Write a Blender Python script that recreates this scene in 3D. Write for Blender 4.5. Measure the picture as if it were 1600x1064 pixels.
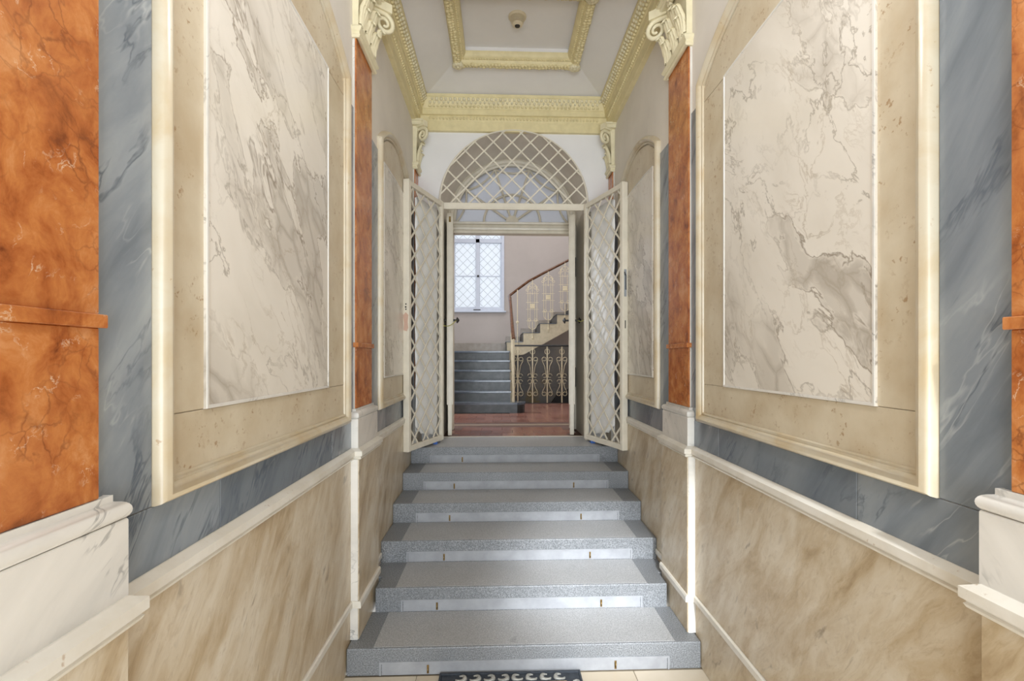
import bpy, bmesh, math, random
from mathutils import Vector, Matrix
random.seed(7)
PI = math.pi
sc = bpy.context.scene
C = sc.collection
for o in list(bpy.data.objects):
    bpy.data.objects.remove(o)

# ------------------------------------------------------------------ camera
cam = bpy.data.cameras.new('camera')
cam.sensor_width = 36
cam.lens = 762 / 1600 * 36
cam.shift_x = -9.2 / 1600
cam.shift_y = 27.2 / 1600
cam.clip_start = 0.02
camo = bpy.data.objects.new('camera', cam)
C.objects.link(camo)
camo.location = (-0.144, 0, 1.744)
camo.rotation_euler = (PI / 2, 0, -0.0367)
sc.camera = camo
# ------------------------------------------------------------------ world, lights, exposure
w = bpy.data.worlds.new('sky')
sc.world = w
w.use_nodes = True
w.node_tree.nodes['Background'].inputs[0].default_value = (0.86, 0.92, 1.0, 1)
w.node_tree.nodes['Background'].inputs[1].default_value = 1.0


def area(name, loc, rot, sx, sy, power, col, spread=PI):
    l = bpy.data.lights.new(name, 'AREA')
    l.shape = 'RECTANGLE'
    l.size = sx
    l.size_y = sy
    l.energy = power
    l.color = col
    l.spread = spread
    o = bpy.data.objects.new(name, l)
    C.objects.link(o)
    o.location = loc
    o.rotation_euler = rot
    return o


# daylight in the open street doorway behind the camera
area('street_daylight', (0, -4.6, 1.0), (PI / 2, 0, 0), 4.0, 4.4, 430, (0.84, 0.925, 1.0))
# fill lamps added out of view to brighten the stair hall, side and top
area('hall_side_fill', (-2.35, 7.6, 3.2), (0, -PI / 2, 0), 2.6, 2.0, 50, (0.93, 0.96, 1.0))
area('hall_top_fill', (1.0, 7.8, 6.4), (0, 0, 0), 2.4, 2.4, 95, (0.98, 0.98, 1.0))
# unseen point lamp added over the first bay to lift the general light
lan = bpy.data.lights.new('bay_fill_light', 'POINT')
lan.energy = 22
lan.shadow_soft_size = 0.14
lan.color = (0.96, 0.97, 1.0)
lano = bpy.data.objects.new('bay_fill_light', lan)
C.objects.link(lano)
lano.location = (0, 1.3, 3.25)
# added spot, out of view, for a sunlit glow on the right steps
spt = bpy.data.lights.new('sun_glow_spot', 'SPOT')
spt.energy = 9000
spt.spot_size = math.radians(8)
spt.spot_blend = 1.0
spt.shadow_soft_size = 0.25
spt.color = (0.92, 0.96, 1.0)
spto = bpy.data.objects.new('sun_glow_spot', spt)
C.objects.link(spto)
spto.location = (0.30, -6.5, 6.0)
spto.rotation_euler = (Vector((0.52, 3.05, 0.30)) - Vector(spto.location)).to_track_quat('-Z', 'Y').to_euler()
# unseen point lamp added to brighten the wall under the upper flight
cel = bpy.data.lights.new('cellar_fill', 'POINT')
cel.energy = 10
cel.shadow_soft_size = 0.06
cel.color = (1.0, 0.97, 0.92)
celo = bpy.data.objects.new('cellar_fill', cel)
C.objects.link(celo)
celo.location = (2.7, 9.35, 1.35)
# sun through the street doorway
sun = bpy.data.lights.new('sun', 'SUN')
sun.energy = 4.0
sun.angle = math.radians(4)
sun.color = (0.96, 0.97, 1.0)
suno = bpy.data.objects.new('sun', sun)
C.objects.link(suno)
suno.location = (0, -6, 8)
suno.rotation_euler = Vector((0.0, 1.0, -1.35)).to_track_quat('-Z', 'Y').to_euler()

sc.view_settings.view_transform = 'Standard'
sc.view_settings.look = 'None'
sc.view_settings.gamma = 1
sc.view_settings.use_curve_mapping = False
sc.view_settings.exposure = 0.22


# ------------------------------------------------------------------ material helper
def lin(c):
    r = []
    for v in c:
        v = v / 255
        r.append(v / 12.92 if v <= 0.04045 else ((v + 0.055) / 1.055) ** 2.4)
    return (r[0], r[1], r[2], 1)


class NT:
    def __init__(s, name, rough=0.5, spec=0.5):
        s.m = bpy.data.materials.new(name)
        s.m.use_nodes = True
        s.t = s.m.node_tree
        s.p = s.t.nodes['Principled BSDF']
        s.p.inputs['Roughness'].default_value = rough
        s.p.inputs['Specular IOR Level'].default_value = spec
        s._pos = None

    def n(s, t, **kw):
        nd = s.t.nodes.new(t)
        for k, v in kw.items():
            setattr(nd, k, v)
        return nd

    def l(s, a, b):
        s.t.links.new(a, b)

    def pos(s):
        if s._pos is None:
            s._pos = s.n('ShaderNodeNewGeometry').outputs['Position']
        return s._pos

    def mapping(s, v, loc=(0, 0, 0), rot=(0, 0, 0), scale=(1, 1, 1)):
        m = s.n('ShaderNodeMapping')
        m.inputs['Location'].default_value = loc
        m.inputs['Rotation'].default_value = rot
        m.inputs['Scale'].default_value = scale
        s.l(v, m.inputs['Vector'])
        return m.outputs[0]

    def noise(s, v, scale, detail=4, rough=0.5, dist=0.0, color=False):
        n = s.n('ShaderNodeTexNoise')
        s.l(v, n.inputs['Vector'])
        n.inputs['Scale'].default_value = scale
        n.inputs['Detail'].default_value = detail
        n.inputs['Roughness'].default_value = rough
        n.inputs['Distortion'].default_value = dist
        return n.outputs['Color' if color else 'Fac']

    def voro(s, v, scale, feature='DISTANCE_TO_EDGE', out='Distance'):
        n = s.n('ShaderNodeTexVoronoi', feature=feature)
        s.l(v, n.inputs['Vector'])
        n.inputs['Scale'].default_value = scale
        return n.outputs[out]

    def math(s, op, a, b=None, clamp=False):
        n = s.n('ShaderNodeMath', operation=op, use_clamp=clamp)
        for i, x in enumerate((a, b)):
            if x is None:
                continue
            if isinstance(x, (int, float)):
                n.inputs[i].default_value = x
            else:
                s.l(x, n.inputs[i])
        return n.outputs[0]

    def warp(s, v, scale, amt, detail=3):
        c = s.noise(v, scale, detail, color=True)
        sub = s.n('ShaderNodeVectorMath', operation='SUBTRACT')
        s.l(c, sub.inputs[0])
        sub.inputs[1].default_value = (0.5, 0.5, 0.5)
        sc_ = s.n('ShaderNodeVectorMath', operation='SCALE')
        s.l(sub.outputs[0], sc_.inputs[0])
        sc_.inputs['Scale'].default_value = amt
        add = s.n('ShaderNodeVectorMath', operation='ADD')
        s.l(v, add.inputs[0])
        s.l(sc_.outputs[0], add.inputs[1])
        return add.outputs[0]

    def range(s, v, a, b, c=0.0, d=1.0):
        n = s.n('ShaderNodeMapRange', clamp=True)
        s.l(v, n.inputs[0])
        for i, x in enumerate((a, b, c, d)):
            n.inputs[i + 1].default_value = x
        return n.outputs[0]

    def ramp(s, f, stops):
        n = s.n('ShaderNodeValToRGB')
        e = n.color_ramp.elements
        while len(e) < len(stops):
            e.new(0.5)
        for i, (p, c) in enumerate(stops):
            e[i].position = p
            e[i].color = lin(c)
        s.l(f, n.inputs[0])
        return n.outputs[0]

    def mix(s, f, a, b):
        n = s.n('ShaderNodeMix', data_type='RGBA')
        if isinstance(f, (int, float)):
            n.inputs[0].default_value = f
        else:
            s.l(f, n.inputs[0])
        for i, x in ((6, a), (7, b)):
            if isinstance(x, tuple):
                n.inputs[i].default_value = lin(x)
            else:
                s.l(x, n.inputs[i])
        return n.outputs[2]

    def vein(s, n, width):
        """1 on the 0.5 level line of a noise, falling to 0 at |n-0.5| = width"""
        d = s.math('ABSOLUTE', s.math('SUBTRACT', n, 0.5))
        return s.range(d, 0.0, width, 1.0, 0.0)

    def rnd(s):
        return s.n('ShaderNodeObjectInfo').outputs['Random']

    def col(s, c):
        if isinstance(c, tuple):
            s.p.inputs['Base Color'].default_value = lin(c)
        else:
            s.l(c, s.p.inputs['Base Color'])
        return s

    def bump(s, h, strength=0.2, dist=0.002):
        b = s.n('ShaderNodeBump')
        b.inputs['Strength'].default_value = strength
        b.inputs['Distance'].default_value = dist
        s.l(h, b.inputs['Height'])
        s.l(b.outputs[0], s.p.inputs['Normal'])
        return s


def mat_orange():
    k = NT('orange_marble', 0.26)
    p = k.warp(k.mapping(k.pos(), scale=(1, 1, 0.8)), 7, 0.09, 4)
    a = k.noise(p, 9, 9, 0.66, 0.3)
    col = k.ramp(a, [(0.32, (120, 58, 24)), (0.43, (172, 96, 46)), (0.54, (196, 122, 64)), (0.66, (214, 150, 96))])
    big = k.noise(k.pos(), 2.6, 4, 0.55)
    col = k.mix(k.range(big, 0.45, 0.72, 0, 0.40), col, (204, 136, 84))
    blot = k.range(k.noise(k.warp(k.pos(), 10, 0.10, 4), 6.0, 6, 0.6), 0.60, 0.68)
    col = k.mix(k.math('MULTIPLY', blot, 0.6), col, (148, 84, 38))
    cr = k.voro(k.warp(k.pos(), 8, 0.16, 6), 17)
    crm = k.math('MULTIPLY', k.range(cr, 0.0, 0.05, 1, 0), k.range(k.noise(k.pos(), 5, 3), 0.44, 0.62))
    col = k.mix(k.math('MULTIPLY', crm, 0.7), col, (120, 66, 38))
    v2 = k.vein(k.noise(k.warp(k.pos(), 7, 0.2, 5), 8, 6, 0.65), 0.012)
    v2 = k.math('MULTIPLY', v2, k.range(k.noise(k.pos(), 16, 3), 0.55, 0.68))
    col = k.mix(k.math('MULTIPLY', v2, 0.8), col, (228, 200, 168))
    return k.col(col).m


def mat_blue(sign, name, dark=0.0):
    k = NT(name, 0.22)
    q = k.mapping(k.pos(), rot=(sign * 0.62, 0, 0))
    q = k.mapping(q, scale=(1, 2.6, 0.55))
    q = k.warp(q, 2.2, 0.5, 5)
    a = k.noise(q, 2.4, 6, 0.55)
    base = k.ramp(a, [(0.3, (114, 122, 130)), (0.5, (142, 149, 155)), (0.7, (164, 170, 173))])
    v = k.vein(k.noise(q, 1.7, 5, 0.6, 0.3), 0.020)
    v = k.math('MULTIPLY', v, k.range(k.noise(k.pos(), 4, 3), 0.40, 0.60))
    base = k.mix(k.math('MULTIPLY', v, 0.75), base, (72, 82, 96))
    v2 = k.vein(k.noise(k.mapping(q, loc=(3, 7, 1)), 1.6, 4, 0.6), 0.012)
    v2 = k.math('MULTIPLY', v2, k.range(k.noise(k.pos(), 3, 3), 0.5, 0.66))
    base = k.mix(k.math('MULTIPLY', v2, 0.55), base, (198, 202, 202))
    r = k.rnd()
    base = k.mix(k.range(r, 0, 1, dark, 0.22 + dark), base, (76, 86, 98))
    return k.col(base).m


def mat_calacatta(sign, name):
    k = NT(name, 0.2)
    p = k.mapping(k.pos(), loc=(0, 0.55 if sign > 0 else 4.1, 0.2 if sign > 0 else 1.3), rot=(sign * 0.85, 0, 0))
    p = k.mapping(p, scale=(1, 0.72, 1.45))
    w1 = k.warp(p, 1.5, 0.55, 5)
    w2 = k.warp(p, 4.5, 0.16, 5)
    base = k.ramp(k.noise(w1, 1.6, 5), [(0.3, (214, 206, 192)), (0.6, (233, 226, 214))])
    zone = k.range(k.noise(w1, 0.95, 2, 0.5), 0.43, 0.58)
    # grey breccia clouds with a darker rim and pale islands in them
    n1 = k.noise(w1, 1.9, 6, 0.58, 0.2)
    isl = k.range(k.voro(w2, 6.5), 0.17, 0.06)
    cloud = k.math('MULTIPLY', k.math('MULTIPLY', k.range(n1, 0.50, 0.535), zone), k.range(isl, 0, 1, 0.55, 1.0))
    base = k.mix(k.math('MULTIPLY', cloud, 0.85), base, (184, 175, 162))
    rim = k.math('MULTIPLY', k.vein(k.math('SUBTRACT', n1, 0.005), 0.012), k.range(zone, 0, 1, 0.15, 0.9))
    base = k.mix(rim, base, (146, 134, 118))
    islr = k.math('MULTIPLY', k.range(k.voro(w2, 6.5), 0.0, 0.035, 1, 0), k.math('MULTIPLY', zone, k.range(n1, 0.44, 0.54)))
    base = k.mix(k.math('MULTIPLY', islr, 0.35), base, (158, 144, 124))
    # long thin veins
    v = k.vein(k.noise(k.mapping(w1, loc=(5, 2, 3)), 1.5, 7, 0.6, 0.3), 0.010)
    v = k.math('MULTIPLY', v, k.range(k.noise(k.pos(), 1.8, 2), 0.38, 0.55))
    base = k.mix(k.math('MULTIPLY', v, 0.75), base, (156, 146, 132))
    v = k.vein(k.noise(k.mapping(w1, loc=(1, 9, 4)), 3.4, 7, 0.62, 0.5), 0.016)
    v = k.math('MULTIPLY', v, k.range(k.noise(k.pos(), 2.4, 3), 0.46, 0.64))
    base = k.mix(k.math('MULTIPLY', v, 0.6), base, (180, 166, 146))
    rust = k.math('MULTIPLY', k.range(k.noise(w2, 3.2, 6, 0.65), 0.66, 0.72), k.range(k.noise(k.pos(), 2.0, 2), 0.5, 0.6))
    base = k.mix(k.math('MULTIPLY', rust, 0.8), base, (186, 148, 98))
    return k.col(base).m


def mat_beige():
    k = NT('travertine_beige', 0.38)
    a = k.noise(k.mapping(k.pos(), scale=(1, 1, 1)), 4, 6, 0.6)
    col = k.ramp(a, [(0.3, (194, 176, 146)), (0.5, (206, 192, 166)), (0.7, (216, 204, 180))])
    pit = k.noise(k.pos(), 46, 3, 0.6)
    pm = k.math('MULTIPLY', k.range(pit, 0.60, 0.68), k.range(k.noise(k.pos(), 6, 2), 0.44, 0.58))
    col = k.mix(k.math('MULTIPLY', pm, 0.7), col, (150, 112, 66))
    cl_ = k.math('MULTIPLY', k.range(k.noise(k.warp(k.pos(), 20, 0.06, 4), 17, 6, 0.7), 0.60, 0.72), k.range(k.noise(k.pos(), 4.5, 2), 0.46, 0.6))
    col = k.mix(k.math('MULTIPLY', cl_, 0.45), col, (160, 124, 78))
    return k.col(col).bump(pit, 0.06).m


def mat_cream(name='cream_marble', c=(204, 193, 170), d=(192, 170, 132)):
    k = NT(name, 0.3)
    a = k.noise(k.pos(), 5, 5, 0.6, 0.4)
    col = k.mix(k.range(a, 0.42, 0.72), c, d)
    pm = k.math('MULTIPLY', k.range(k.noise(k.pos(), 55, 3), 0.66, 0.74), k.range(k.noise(k.pos(), 6, 2), 0.5, 0.6))
    col = k.mix(k.math('MULTIPLY', pm, 0.6), col, (160, 120, 72))
    return k.col(col).m


def mat_dado(sign, name):
    k = NT(name, 0.3)
    q = k.mapping(k.pos(), rot=(sign * 0.6, 0, 0))
    q = k.mapping(q, scale=(1, 2.4, 0.9))
    q = k.warp(q, 3, 0.4, 5)
    a = k.noise(q, 3.0, 7, 0.62)
    col = k.ramp(a, [(0.28, (158, 134, 100)), (0.42, (190, 170, 138)), (0.56, (208, 194, 170)), (0.72, (220, 210, 192))])
    fl = k.noise(k.mapping(q, scale=(1, 2.2, 2.0)), 5, 3, 0.5)
    flm = k.math('MULTIPLY', k.range(fl, 0.62, 0.72), k.range(k.noise(k.pos(), 3, 2), 0.42, 0.58))
    col = k.mix(k.math('MULTIPLY', flm, 0.6), col, (118, 100, 76))
    gr = k.noise(k.mapping(q, scale=(1, 1.6, 1.2)), 16, 6, 0.72)
    col = k.mix(k.math('MULTIPLY', k.range(gr, 0.52, 0.70), 0.35), col, (150, 124, 88))
    return k.col(col).m


def mat_white_marble():
    k = NT('white_carrara', 0.3)
    q = k.mapping(k.pos(), rot=(0.8, 0, 0))
    q = k.mapping(q, scale=(1, 2.6, 0.8))
    q = k.warp(q, 2, 0.3)
    a = k.noise(q, 2.6, 6, 0.6)
    col = k.ramp(a, [(0.3, (206, 203, 196)), (0.5, (224, 220, 212)), (0.7, (232, 228, 220))])
    v = k.vein(k.noise(q, 2.4, 5, 0.6, 0.2), 0.014)
    v = k.math('MULTIPLY', v, k.range(k.noise(k.pos(), 6, 3), 0.5, 0.64))
    col = k.mix(k.math('MULTIPLY', v, 0.7), col, (140, 138, 134))
    return k.col(col).m


def mat_granite(name, c0, c1, c2, rough=0.45, sc_=160):
    k = NT(name, rough)
    sp = k.noise(k.pos(), sc_, 2, 0.6)
    big = k.noise(k.pos(), 3, 5, 0.6)
    col = k.ramp(sp, [(0.32, c0), (0.5, c1), (0.68, c2)])
    col = k.mix(k.range(big, 0.4, 0.75, 0, 0.35), col, c0)
    stain = k.math('MULTIPLY', k.range(k.noise(k.pos(), 7, 5, 0.65), 0.64, 0.74), 0.35)
    col = k.mix(stain, col, tuple(int(v * 0.6) for v in c0))
    return k.col(col).m


def mat_plain(name, c, rough=0.5, var=8, scale=6, metal=0.0, bump=0.0, spec=0.5):
    k = NT(name, rough, spec)
    a = k.noise(k.pos(), scale, 4, 0.6)
    lo = tuple(max(0, v - var) for v in c)
    hi = tuple(min(255, v + var) for v in c)
    k.col(k.ramp(a, [(0.3, lo), (0.7, hi)]))
    k.p.inputs['Metallic'].default_value = metal
    if bump:
        k.bump(k.noise(k.pos(), 60, 3), bump)
    return k.m


def mat_tile(name, cols, rough=0.25):
    k = NT(name, rough)
    r = k.rnd()
    col = k.ramp(r, [(i / (len(cols) - 1), c) for i, c in enumerate(cols)])
    a = k.noise(k.pos(), 14, 4, 0.6)
    col = k.mix(k.range(a, 0.35, 0.75, 0, 0.4), col, cols[0])
    return k.col(col).m


def mat_lowerwall():
    k = NT('worn_basement_paint', 0.6)
    a = k.noise(k.pos(), 1.6, 5, 0.6)
    col = k.ramp(a, [(0.35, (146, 145, 142)), (0.52, (158, 155, 150)), (0.68, (172, 150, 104))])
    return k.col(col).m


def mat_frosted(name, c, emit=0.0, tcol=(225, 228, 232), tr_=0.7):
    m = bpy.data.materials.new(name)
    m.use_nodes = True
    t = m.node_tree
    p = t.nodes['Principled BSDF']
    out = t.nodes['Material Output']
    p.inputs['Base Color'].default_value = lin(c)
    p.inputs['Roughness'].default_value = 0.25
    tr = t.nodes.new('ShaderNodeBsdfTranslucent')
    tr.inputs[0].default_value = lin(tcol)
    mx = t.nodes.new('ShaderNodeMixShader')
    mx.inputs[0].default_value = tr_
    t.links.new(p.outputs[0], mx.inputs[1])
    t.links.new(tr.outputs[0], mx.inputs[2])
    last = mx.outputs[0]
    if emit:
        n = t.nodes.new('ShaderNodeTexNoise')
        n.inputs['Scale'].default_value = 7
        n.inputs['Detail'].default_value = 5
        g = t.nodes.new('ShaderNodeNewGeometry')
        t.links.new(g.outputs['Position'], n.inputs['Vector'])
        r = t.nodes.new('ShaderNodeMapRange')
        r.inputs[1].default_value = 0.3
        r.inputs[2].default_value = 0.7
        r.inputs[3].default_value = emit * 0.9
        r.inputs[4].default_value = emit * 1.08
        t.links.new(n.outputs['Fac'], r.inputs[0])
        e = t.nodes.new('ShaderNodeEmission')
        e.inputs[0].default_value = lin((240, 244, 248))
        t.links.new(r.outputs[0], e.inputs[1])
        ad = t.nodes.new('ShaderNodeAddShader')
        t.links.new(last, ad.inputs[0])
        t.links.new(e.outputs[0], ad.inputs[1])
        last = ad.outputs[0]
    t.links.new(last, out.inputs[0])
    return m


MAT = dict(
    orange=mat_orange(),
    blueL=mat_blue(1, 'blue_grey_marble_a'), blueR=mat_blue(-1, 'blue_grey_marble_b'),
    blueDL=mat_blue(1, 'dark_blue_grey_marble_a', 0.45), blueDR=mat_blue(-1, 'dark_blue_grey_marble_b', 0.45),
    calL=mat_calacatta(1, 'veined_white_marble_a'), calR=mat_calacatta(-1, 'veined_white_marble_b'),
    beige=mat_beige(), cream=mat_cream(), rail=mat_cream('rail_marble', (228, 223, 212), (214, 206, 190)),
    dadoL=mat_dado(1, 'streaked_beige_marble_a'), dadoR=mat_dado(-1, 'streaked_beige_marble_b'),
    white=mat_white_marble(),
    granite=mat_granite('grey_granite', (96, 99, 102), (128, 131, 134), (160, 162, 165)),
    granite_worn=mat_granite('worn_grey_granite', (148, 149, 150), (170, 171, 172), (194, 195, 196)),
    riser=mat_plain('painted_riser', (156, 158, 162), 0.5, 10, 9),
    darkgranite=mat_granite('polished_dark_granite', (48, 50, 49), (60, 62, 61), (74, 75, 74), 0.32, 9),
    sheentread=mat_plain('bluish_sheen_tread', (96, 104, 114), 0.14, 8, 12),  # dark stone with the window's bluish reflection mixed into its colour
    plaster=mat_plain('wall_plaster', (228, 221, 210), 0.7, 6, 2),
    ceilplaster=mat_plain('ceiling_plaster', (238, 235, 232), 0.7, 4, 2),
    whiteplaster=mat_plain('white_plaster', (238, 236, 234), 0.65, 4, 2),
    reveal=mat_plain('reveal_paint', (226, 218, 204), 0.6, 6, 3),
    stucco=mat_plain('cream_stucco', (230, 216, 168), 0.5, 8, 12),
    stuccolight=mat_plain('pale_cream_stucco', (228, 218, 184), 0.5, 8, 12),
    paint=mat_plain('ivory_paint', (226, 218, 200), 0.35, 6, 8),
    doorpaint=mat_plain('door_paint', (216, 208, 190), 0.35, 8, 8),
    iron=mat_plain('black_iron', (30, 28, 26), 0.4, 5, 20),
    brass=mat_plain('aged_brass', (128, 104, 60), 0.4, 20, 40, 0.8),
    hallwall=mat_plain('hall_mauve_plaster', (180, 170, 163), 0.6, 4, 2),
    skirting=mat_plain('hall_stone_skirting', (150, 140, 128), 0.3, 14, 8),
    lower=mat_lowerwall(),
    string=mat_plain('stair_string_stone', (198, 186, 158), 0.5, 10, 14),
    cellar=mat_plain('cellar_dark', (52, 50, 50), 0.8, 8, 6),
    winpaint=mat_plain('window_paint', (206, 212, 224), 0.4, 5, 8),
    grey_lead=mat_plain('grey_grille_iron', (156, 160, 164), 0.5, 10, 20),
    pane=mat_frosted('daylit_frosted_pane', (210, 214, 216), 0.24),
    fanglass=mat_frosted('frosted_fanlight_glass', (190, 190, 196)),
    sheet=mat_frosted('milky_plastic_sheet', (244, 243, 240), 0.0, (240, 240, 238), 0.12),
    wood=mat_plain('varnished_handrail_wood', (102, 66, 42), 0.22, 16, 20),
    grille=mat_plain('cream_wrought_iron', (224, 211, 178), 0.45, 10, 30),
    tile=mat_tile('terracotta_tile', [(126, 82, 70), (146, 98, 84), (160, 112, 94), (150, 104, 94)], 0.22),
    band=mat_plain('floor_band_stone', (168, 148, 128), 0.3, 10, 12),
    stonetile=mat_tile('beige_stone_tile', [(206, 192, 168), (214, 202, 180), (220, 208, 188)], 0.3),
    rubber=mat_plain('dark_rubber', (52, 58, 66), 0.55, 10, 40),
    scroll=mat_plain('pale_mat_scroll', (176, 176, 170), 0.7, 18, 40),
    coir=mat_plain('coir', (190, 164, 128), 0.9, 14, 90, bump=0.6),
    plastic=mat_plain('detector_plastic', (222, 208, 178), 0.45, 4, 10),
    blue=mat_plain('blue_plastic', (40, 96, 178), 0.4, 8, 10),
    cord=mat_plain('yellow_green_cord', (182, 180, 84), 0.6, 10, 60),
    tape=mat_tile('peeling_tape', [(214, 198, 182), (196, 120, 84), (222, 212, 198)], 0.4),
    grout=mat_plain('grout', (150, 138, 118), 0.8, 8, 10),
    redgrout=mat_plain('red_grout', (104, 78, 68), 0.7, 8, 10),
)


# ------------------------------------------------------------------ mesh helper
class MB:
    def __init__(s):
        s.v = []
        s.f = []

    def add(s, vs, fs):
        b = len(s.v)
        s.v += [tuple(p) for p in vs]
        s.f += [tuple(i + b for i in q) for q in fs]
        return s

    def box(s, x0, x1, y0, y1, z0, z1, c=0.0):
        x0, x1 = min(x0, x1), max(x0, x1)
        y0, y1 = min(y0, y1), max(y0, y1)
        z0, z1 = min(z0, z1), max(z0, z1)
        if c <= 0:
            vs = [(x, y, z) for x in (x0, x1) for y in (y0, y1) for z in (z0, z1)]
            return s.add(vs, [(0, 1, 3, 2), (4, 6, 7, 5), (0, 4, 5, 1), (2, 3, 7, 6), (0, 2, 6, 4), (1, 5, 7, 3)])
        bm = bmesh.new()
        bmesh.ops.create_cube(bm, size=1)
        for v in bm.verts:
            v.co = Vector((x0 if v.co.x < 0 else x1, y0 if v.co.y < 0 else y1, z0 if v.co.z < 0 else z1))
        bmesh.ops.bevel(bm, geom=list(bm.edges), offset=c, segments=1, affect='EDGES')
        return s.bm(bm)

    def bm(s, bm):
        bm.verts.index_update()
        s.add([v.co for v in bm.verts], [[v.index for v in f.verts] for f in bm.faces])
        bm.free()
        return s

    def prism(s, pts, a, b, mp):
        """polygon pts (u,v) extruded from a to b through mp(u,v,h)"""
        n = len(pts)
        vs = [mp(u, v, a) for u, v in pts] + [mp(u, v, b) for u, v in pts]
        fs = [tuple(range(n)), tuple(range(2 * n - 1, n - 1, -1))]
        fs += [(i, (i + 1) % n, n + (i + 1) % n, n + i) for i in range(n)]
        return s.add(vs, fs)

    def sweep(s, path, prof, mp, closed=False, pclosed=True):
        """path (u,v) polyline; prof (a,h): a = offset to the left of the path; mp(u,v,h)"""
        n = len(path)
        k = len(prof)
        vs = []
        for i in range(n):
            p = Vector(path[i])
            d0 = d1 = None
            if i > 0 or closed:
                d0 = (p - Vector(path[i - 1])).normalized()
            if i < n - 1 or closed:
                d1 = (Vector(path[(i + 1) % n]) - p).normalized()
            d0 = d0 or d1
            d1 = d1 or d0
            n0 = Vector((-d0.y, d0.x))
            n1 = Vector((-d1.y, d1.x))
            m = n0 + n1
            m = m / max(0.15, m.dot(n0))
            for a, h in prof:
                q = p + m * a
                vs.append(mp(q.x, q.y, h))
        fs = []
        for i in range(n if closed else n - 1):
            j = (i + 1) % n
            for t in range(k if pclosed else k - 1):
                u = (t + 1) % k
                fs.append((i * k + t, j * k + t, j * k + u, i * k + u))
        if not closed and pclosed:
            fs.append(tuple(range(k)))
            fs.append(tuple((n - 1) * k + t for t in range(k - 1, -1, -1)))
        return s.add(vs, fs)

    def tube(s, pts, r, seg=6, closed=False):
        pts = [Vector(p) for p in pts]
        n = len(pts)
        vs = []
        up = None
        for i in range(n):
            a = pts[i - 1] if (i > 0 or closed) else pts[i]
            b = pts[(i + 1) % n] if (i < n - 1 or closed) else pts[i]
            t = (b - a).normalized()
            if up is None:
                up = Vector((0, 0, 1)) if abs(t.z) < 0.9 else Vector((0, 1, 0))
            x = t.cross(up)
            if x.length < 1e-4:
                x = t.orthogonal()
            x.normalize()
            y = x.cross(t).normalized()
            up = y
            rr = r[i] if isinstance(r, (list, tuple)) else r
            for k in range(seg):
                an = 2 * PI * k / seg
                vs.append(pts[i] + x * math.cos(an) * rr + y * math.sin(an) * rr)
        fs = []
        for i in range(n if closed else n - 1):
            j = (i + 1) % n
            for k in range(seg):
                u = (k + 1) % seg
                fs.append((i * seg + k, j * seg + k, j * seg + u, i * seg + u))
        if not closed:
            fs.append(tuple(range(seg)))
            fs.append(tuple((n - 1) * seg + k for k in range(seg - 1, -1, -1)))
        return s.add(vs, fs)

    def lathe(s, prof, mp, seg=16):
        """prof (r,h); mp(x,y,h)"""
        vs = []
        for r, h in prof:
            for k in range(seg):
                an = 2 * PI * k / seg
                vs.append(mp(r * math.cos(an), r * math.sin(an), h))
        fs = []
        for i in range(len(prof) - 1):
            for k in range(seg):
                u = (k + 1) % seg
                fs.append((i * seg + k, i * seg + u, (i + 1) * seg + u, (i + 1) * seg + k))
        fs.append(tuple(range(seg)))
        fs.append(tuple((len(prof) - 1) * seg + k for k in range(seg)))
        return s.add(vs, fs)

    def blob(s, c, r, stretch=(1, 1, 1), sub=1):
        bm = bmesh.new()
        bmesh.ops.create_icosphere(bm, subdivisions=sub, radius=1)
        for v in bm.verts:
            v.co = Vector((c[0] + v.co.x * r * stretch[0], c[1] + v.co.y * r * stretch[1], c[2] + v.co.z * r * stretch[2]))
        return s.bm(bm)

    def xf(s, fn):
        s.v = [tuple(fn(*p)) for p in s.v]
        return s

    def mesh(s, name, smooth=None):
        me = bpy.data.meshes.new(name)
        me.from_pydata(s.v, [], s.f)
        bm = bmesh.new()
        bm.from_mesh(me)
        bmesh.ops.recalc_face_normals(bm, faces=bm.faces)
        bm.to_mesh(me)
        bm.free()
        if smooth is not None:
            me.polygons.foreach_set('use_smooth', [True] * len(me.polygons))
            me.set_sharp_from_angle(angle=math.radians(smooth))
        me.update()
        return me

    def build(s, name, mat, parent=None, smooth=None, local=False, label=None):
        if parent is not None and not local:
            q = org(parent)
            s.v = [(a - q[0], b - q[1], c - q[2]) for a, b, c in s.v]
        me = s.mesh(name, smooth)
        me.materials.append(MAT[mat])
        o = bpy.data.objects.new(name, me)
        C.objects.link(o)
        if parent is not None:
            o.parent = parent
        if label:
            o['label'] = label
        return o


ORG = {}


def org(o):
    q = Vector((0, 0, 0))
    while o is not None:
        q += Vector(o.location)
        o = o.parent
    return q


def thing(name, label, cat, loc=(0, 0, 0), rz=0.0, group=None, kind=None):
    o = bpy.data.objects.new(name, None)
    C.objects.link(o)
    o.empty_display_size = 0.1
    o.location = loc
    o.rotation_euler = (0, 0, rz)
    return tag(o, label, cat, group, kind)


def tag(o, label, cat, group=None, kind=None):
    o['label'] = label
    o['category'] = cat
    if group:
        o['group'] = group
    if kind:
        o['kind'] = kind
    return o


def struct(name, mb, mat, label, cat, smooth=None):
    o = mb.build(name, mat, None, smooth)
    return tag(o, label, cat, None, 'structure')


def arc(cx, cz, r, a0, a1, n):
    return [(cx + r * math.cos(a0 + (a1 - a0) * i / n), cz + r * math.sin(a0 + (a1 - a0) * i / n)) for i in range(n + 1)]


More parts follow.
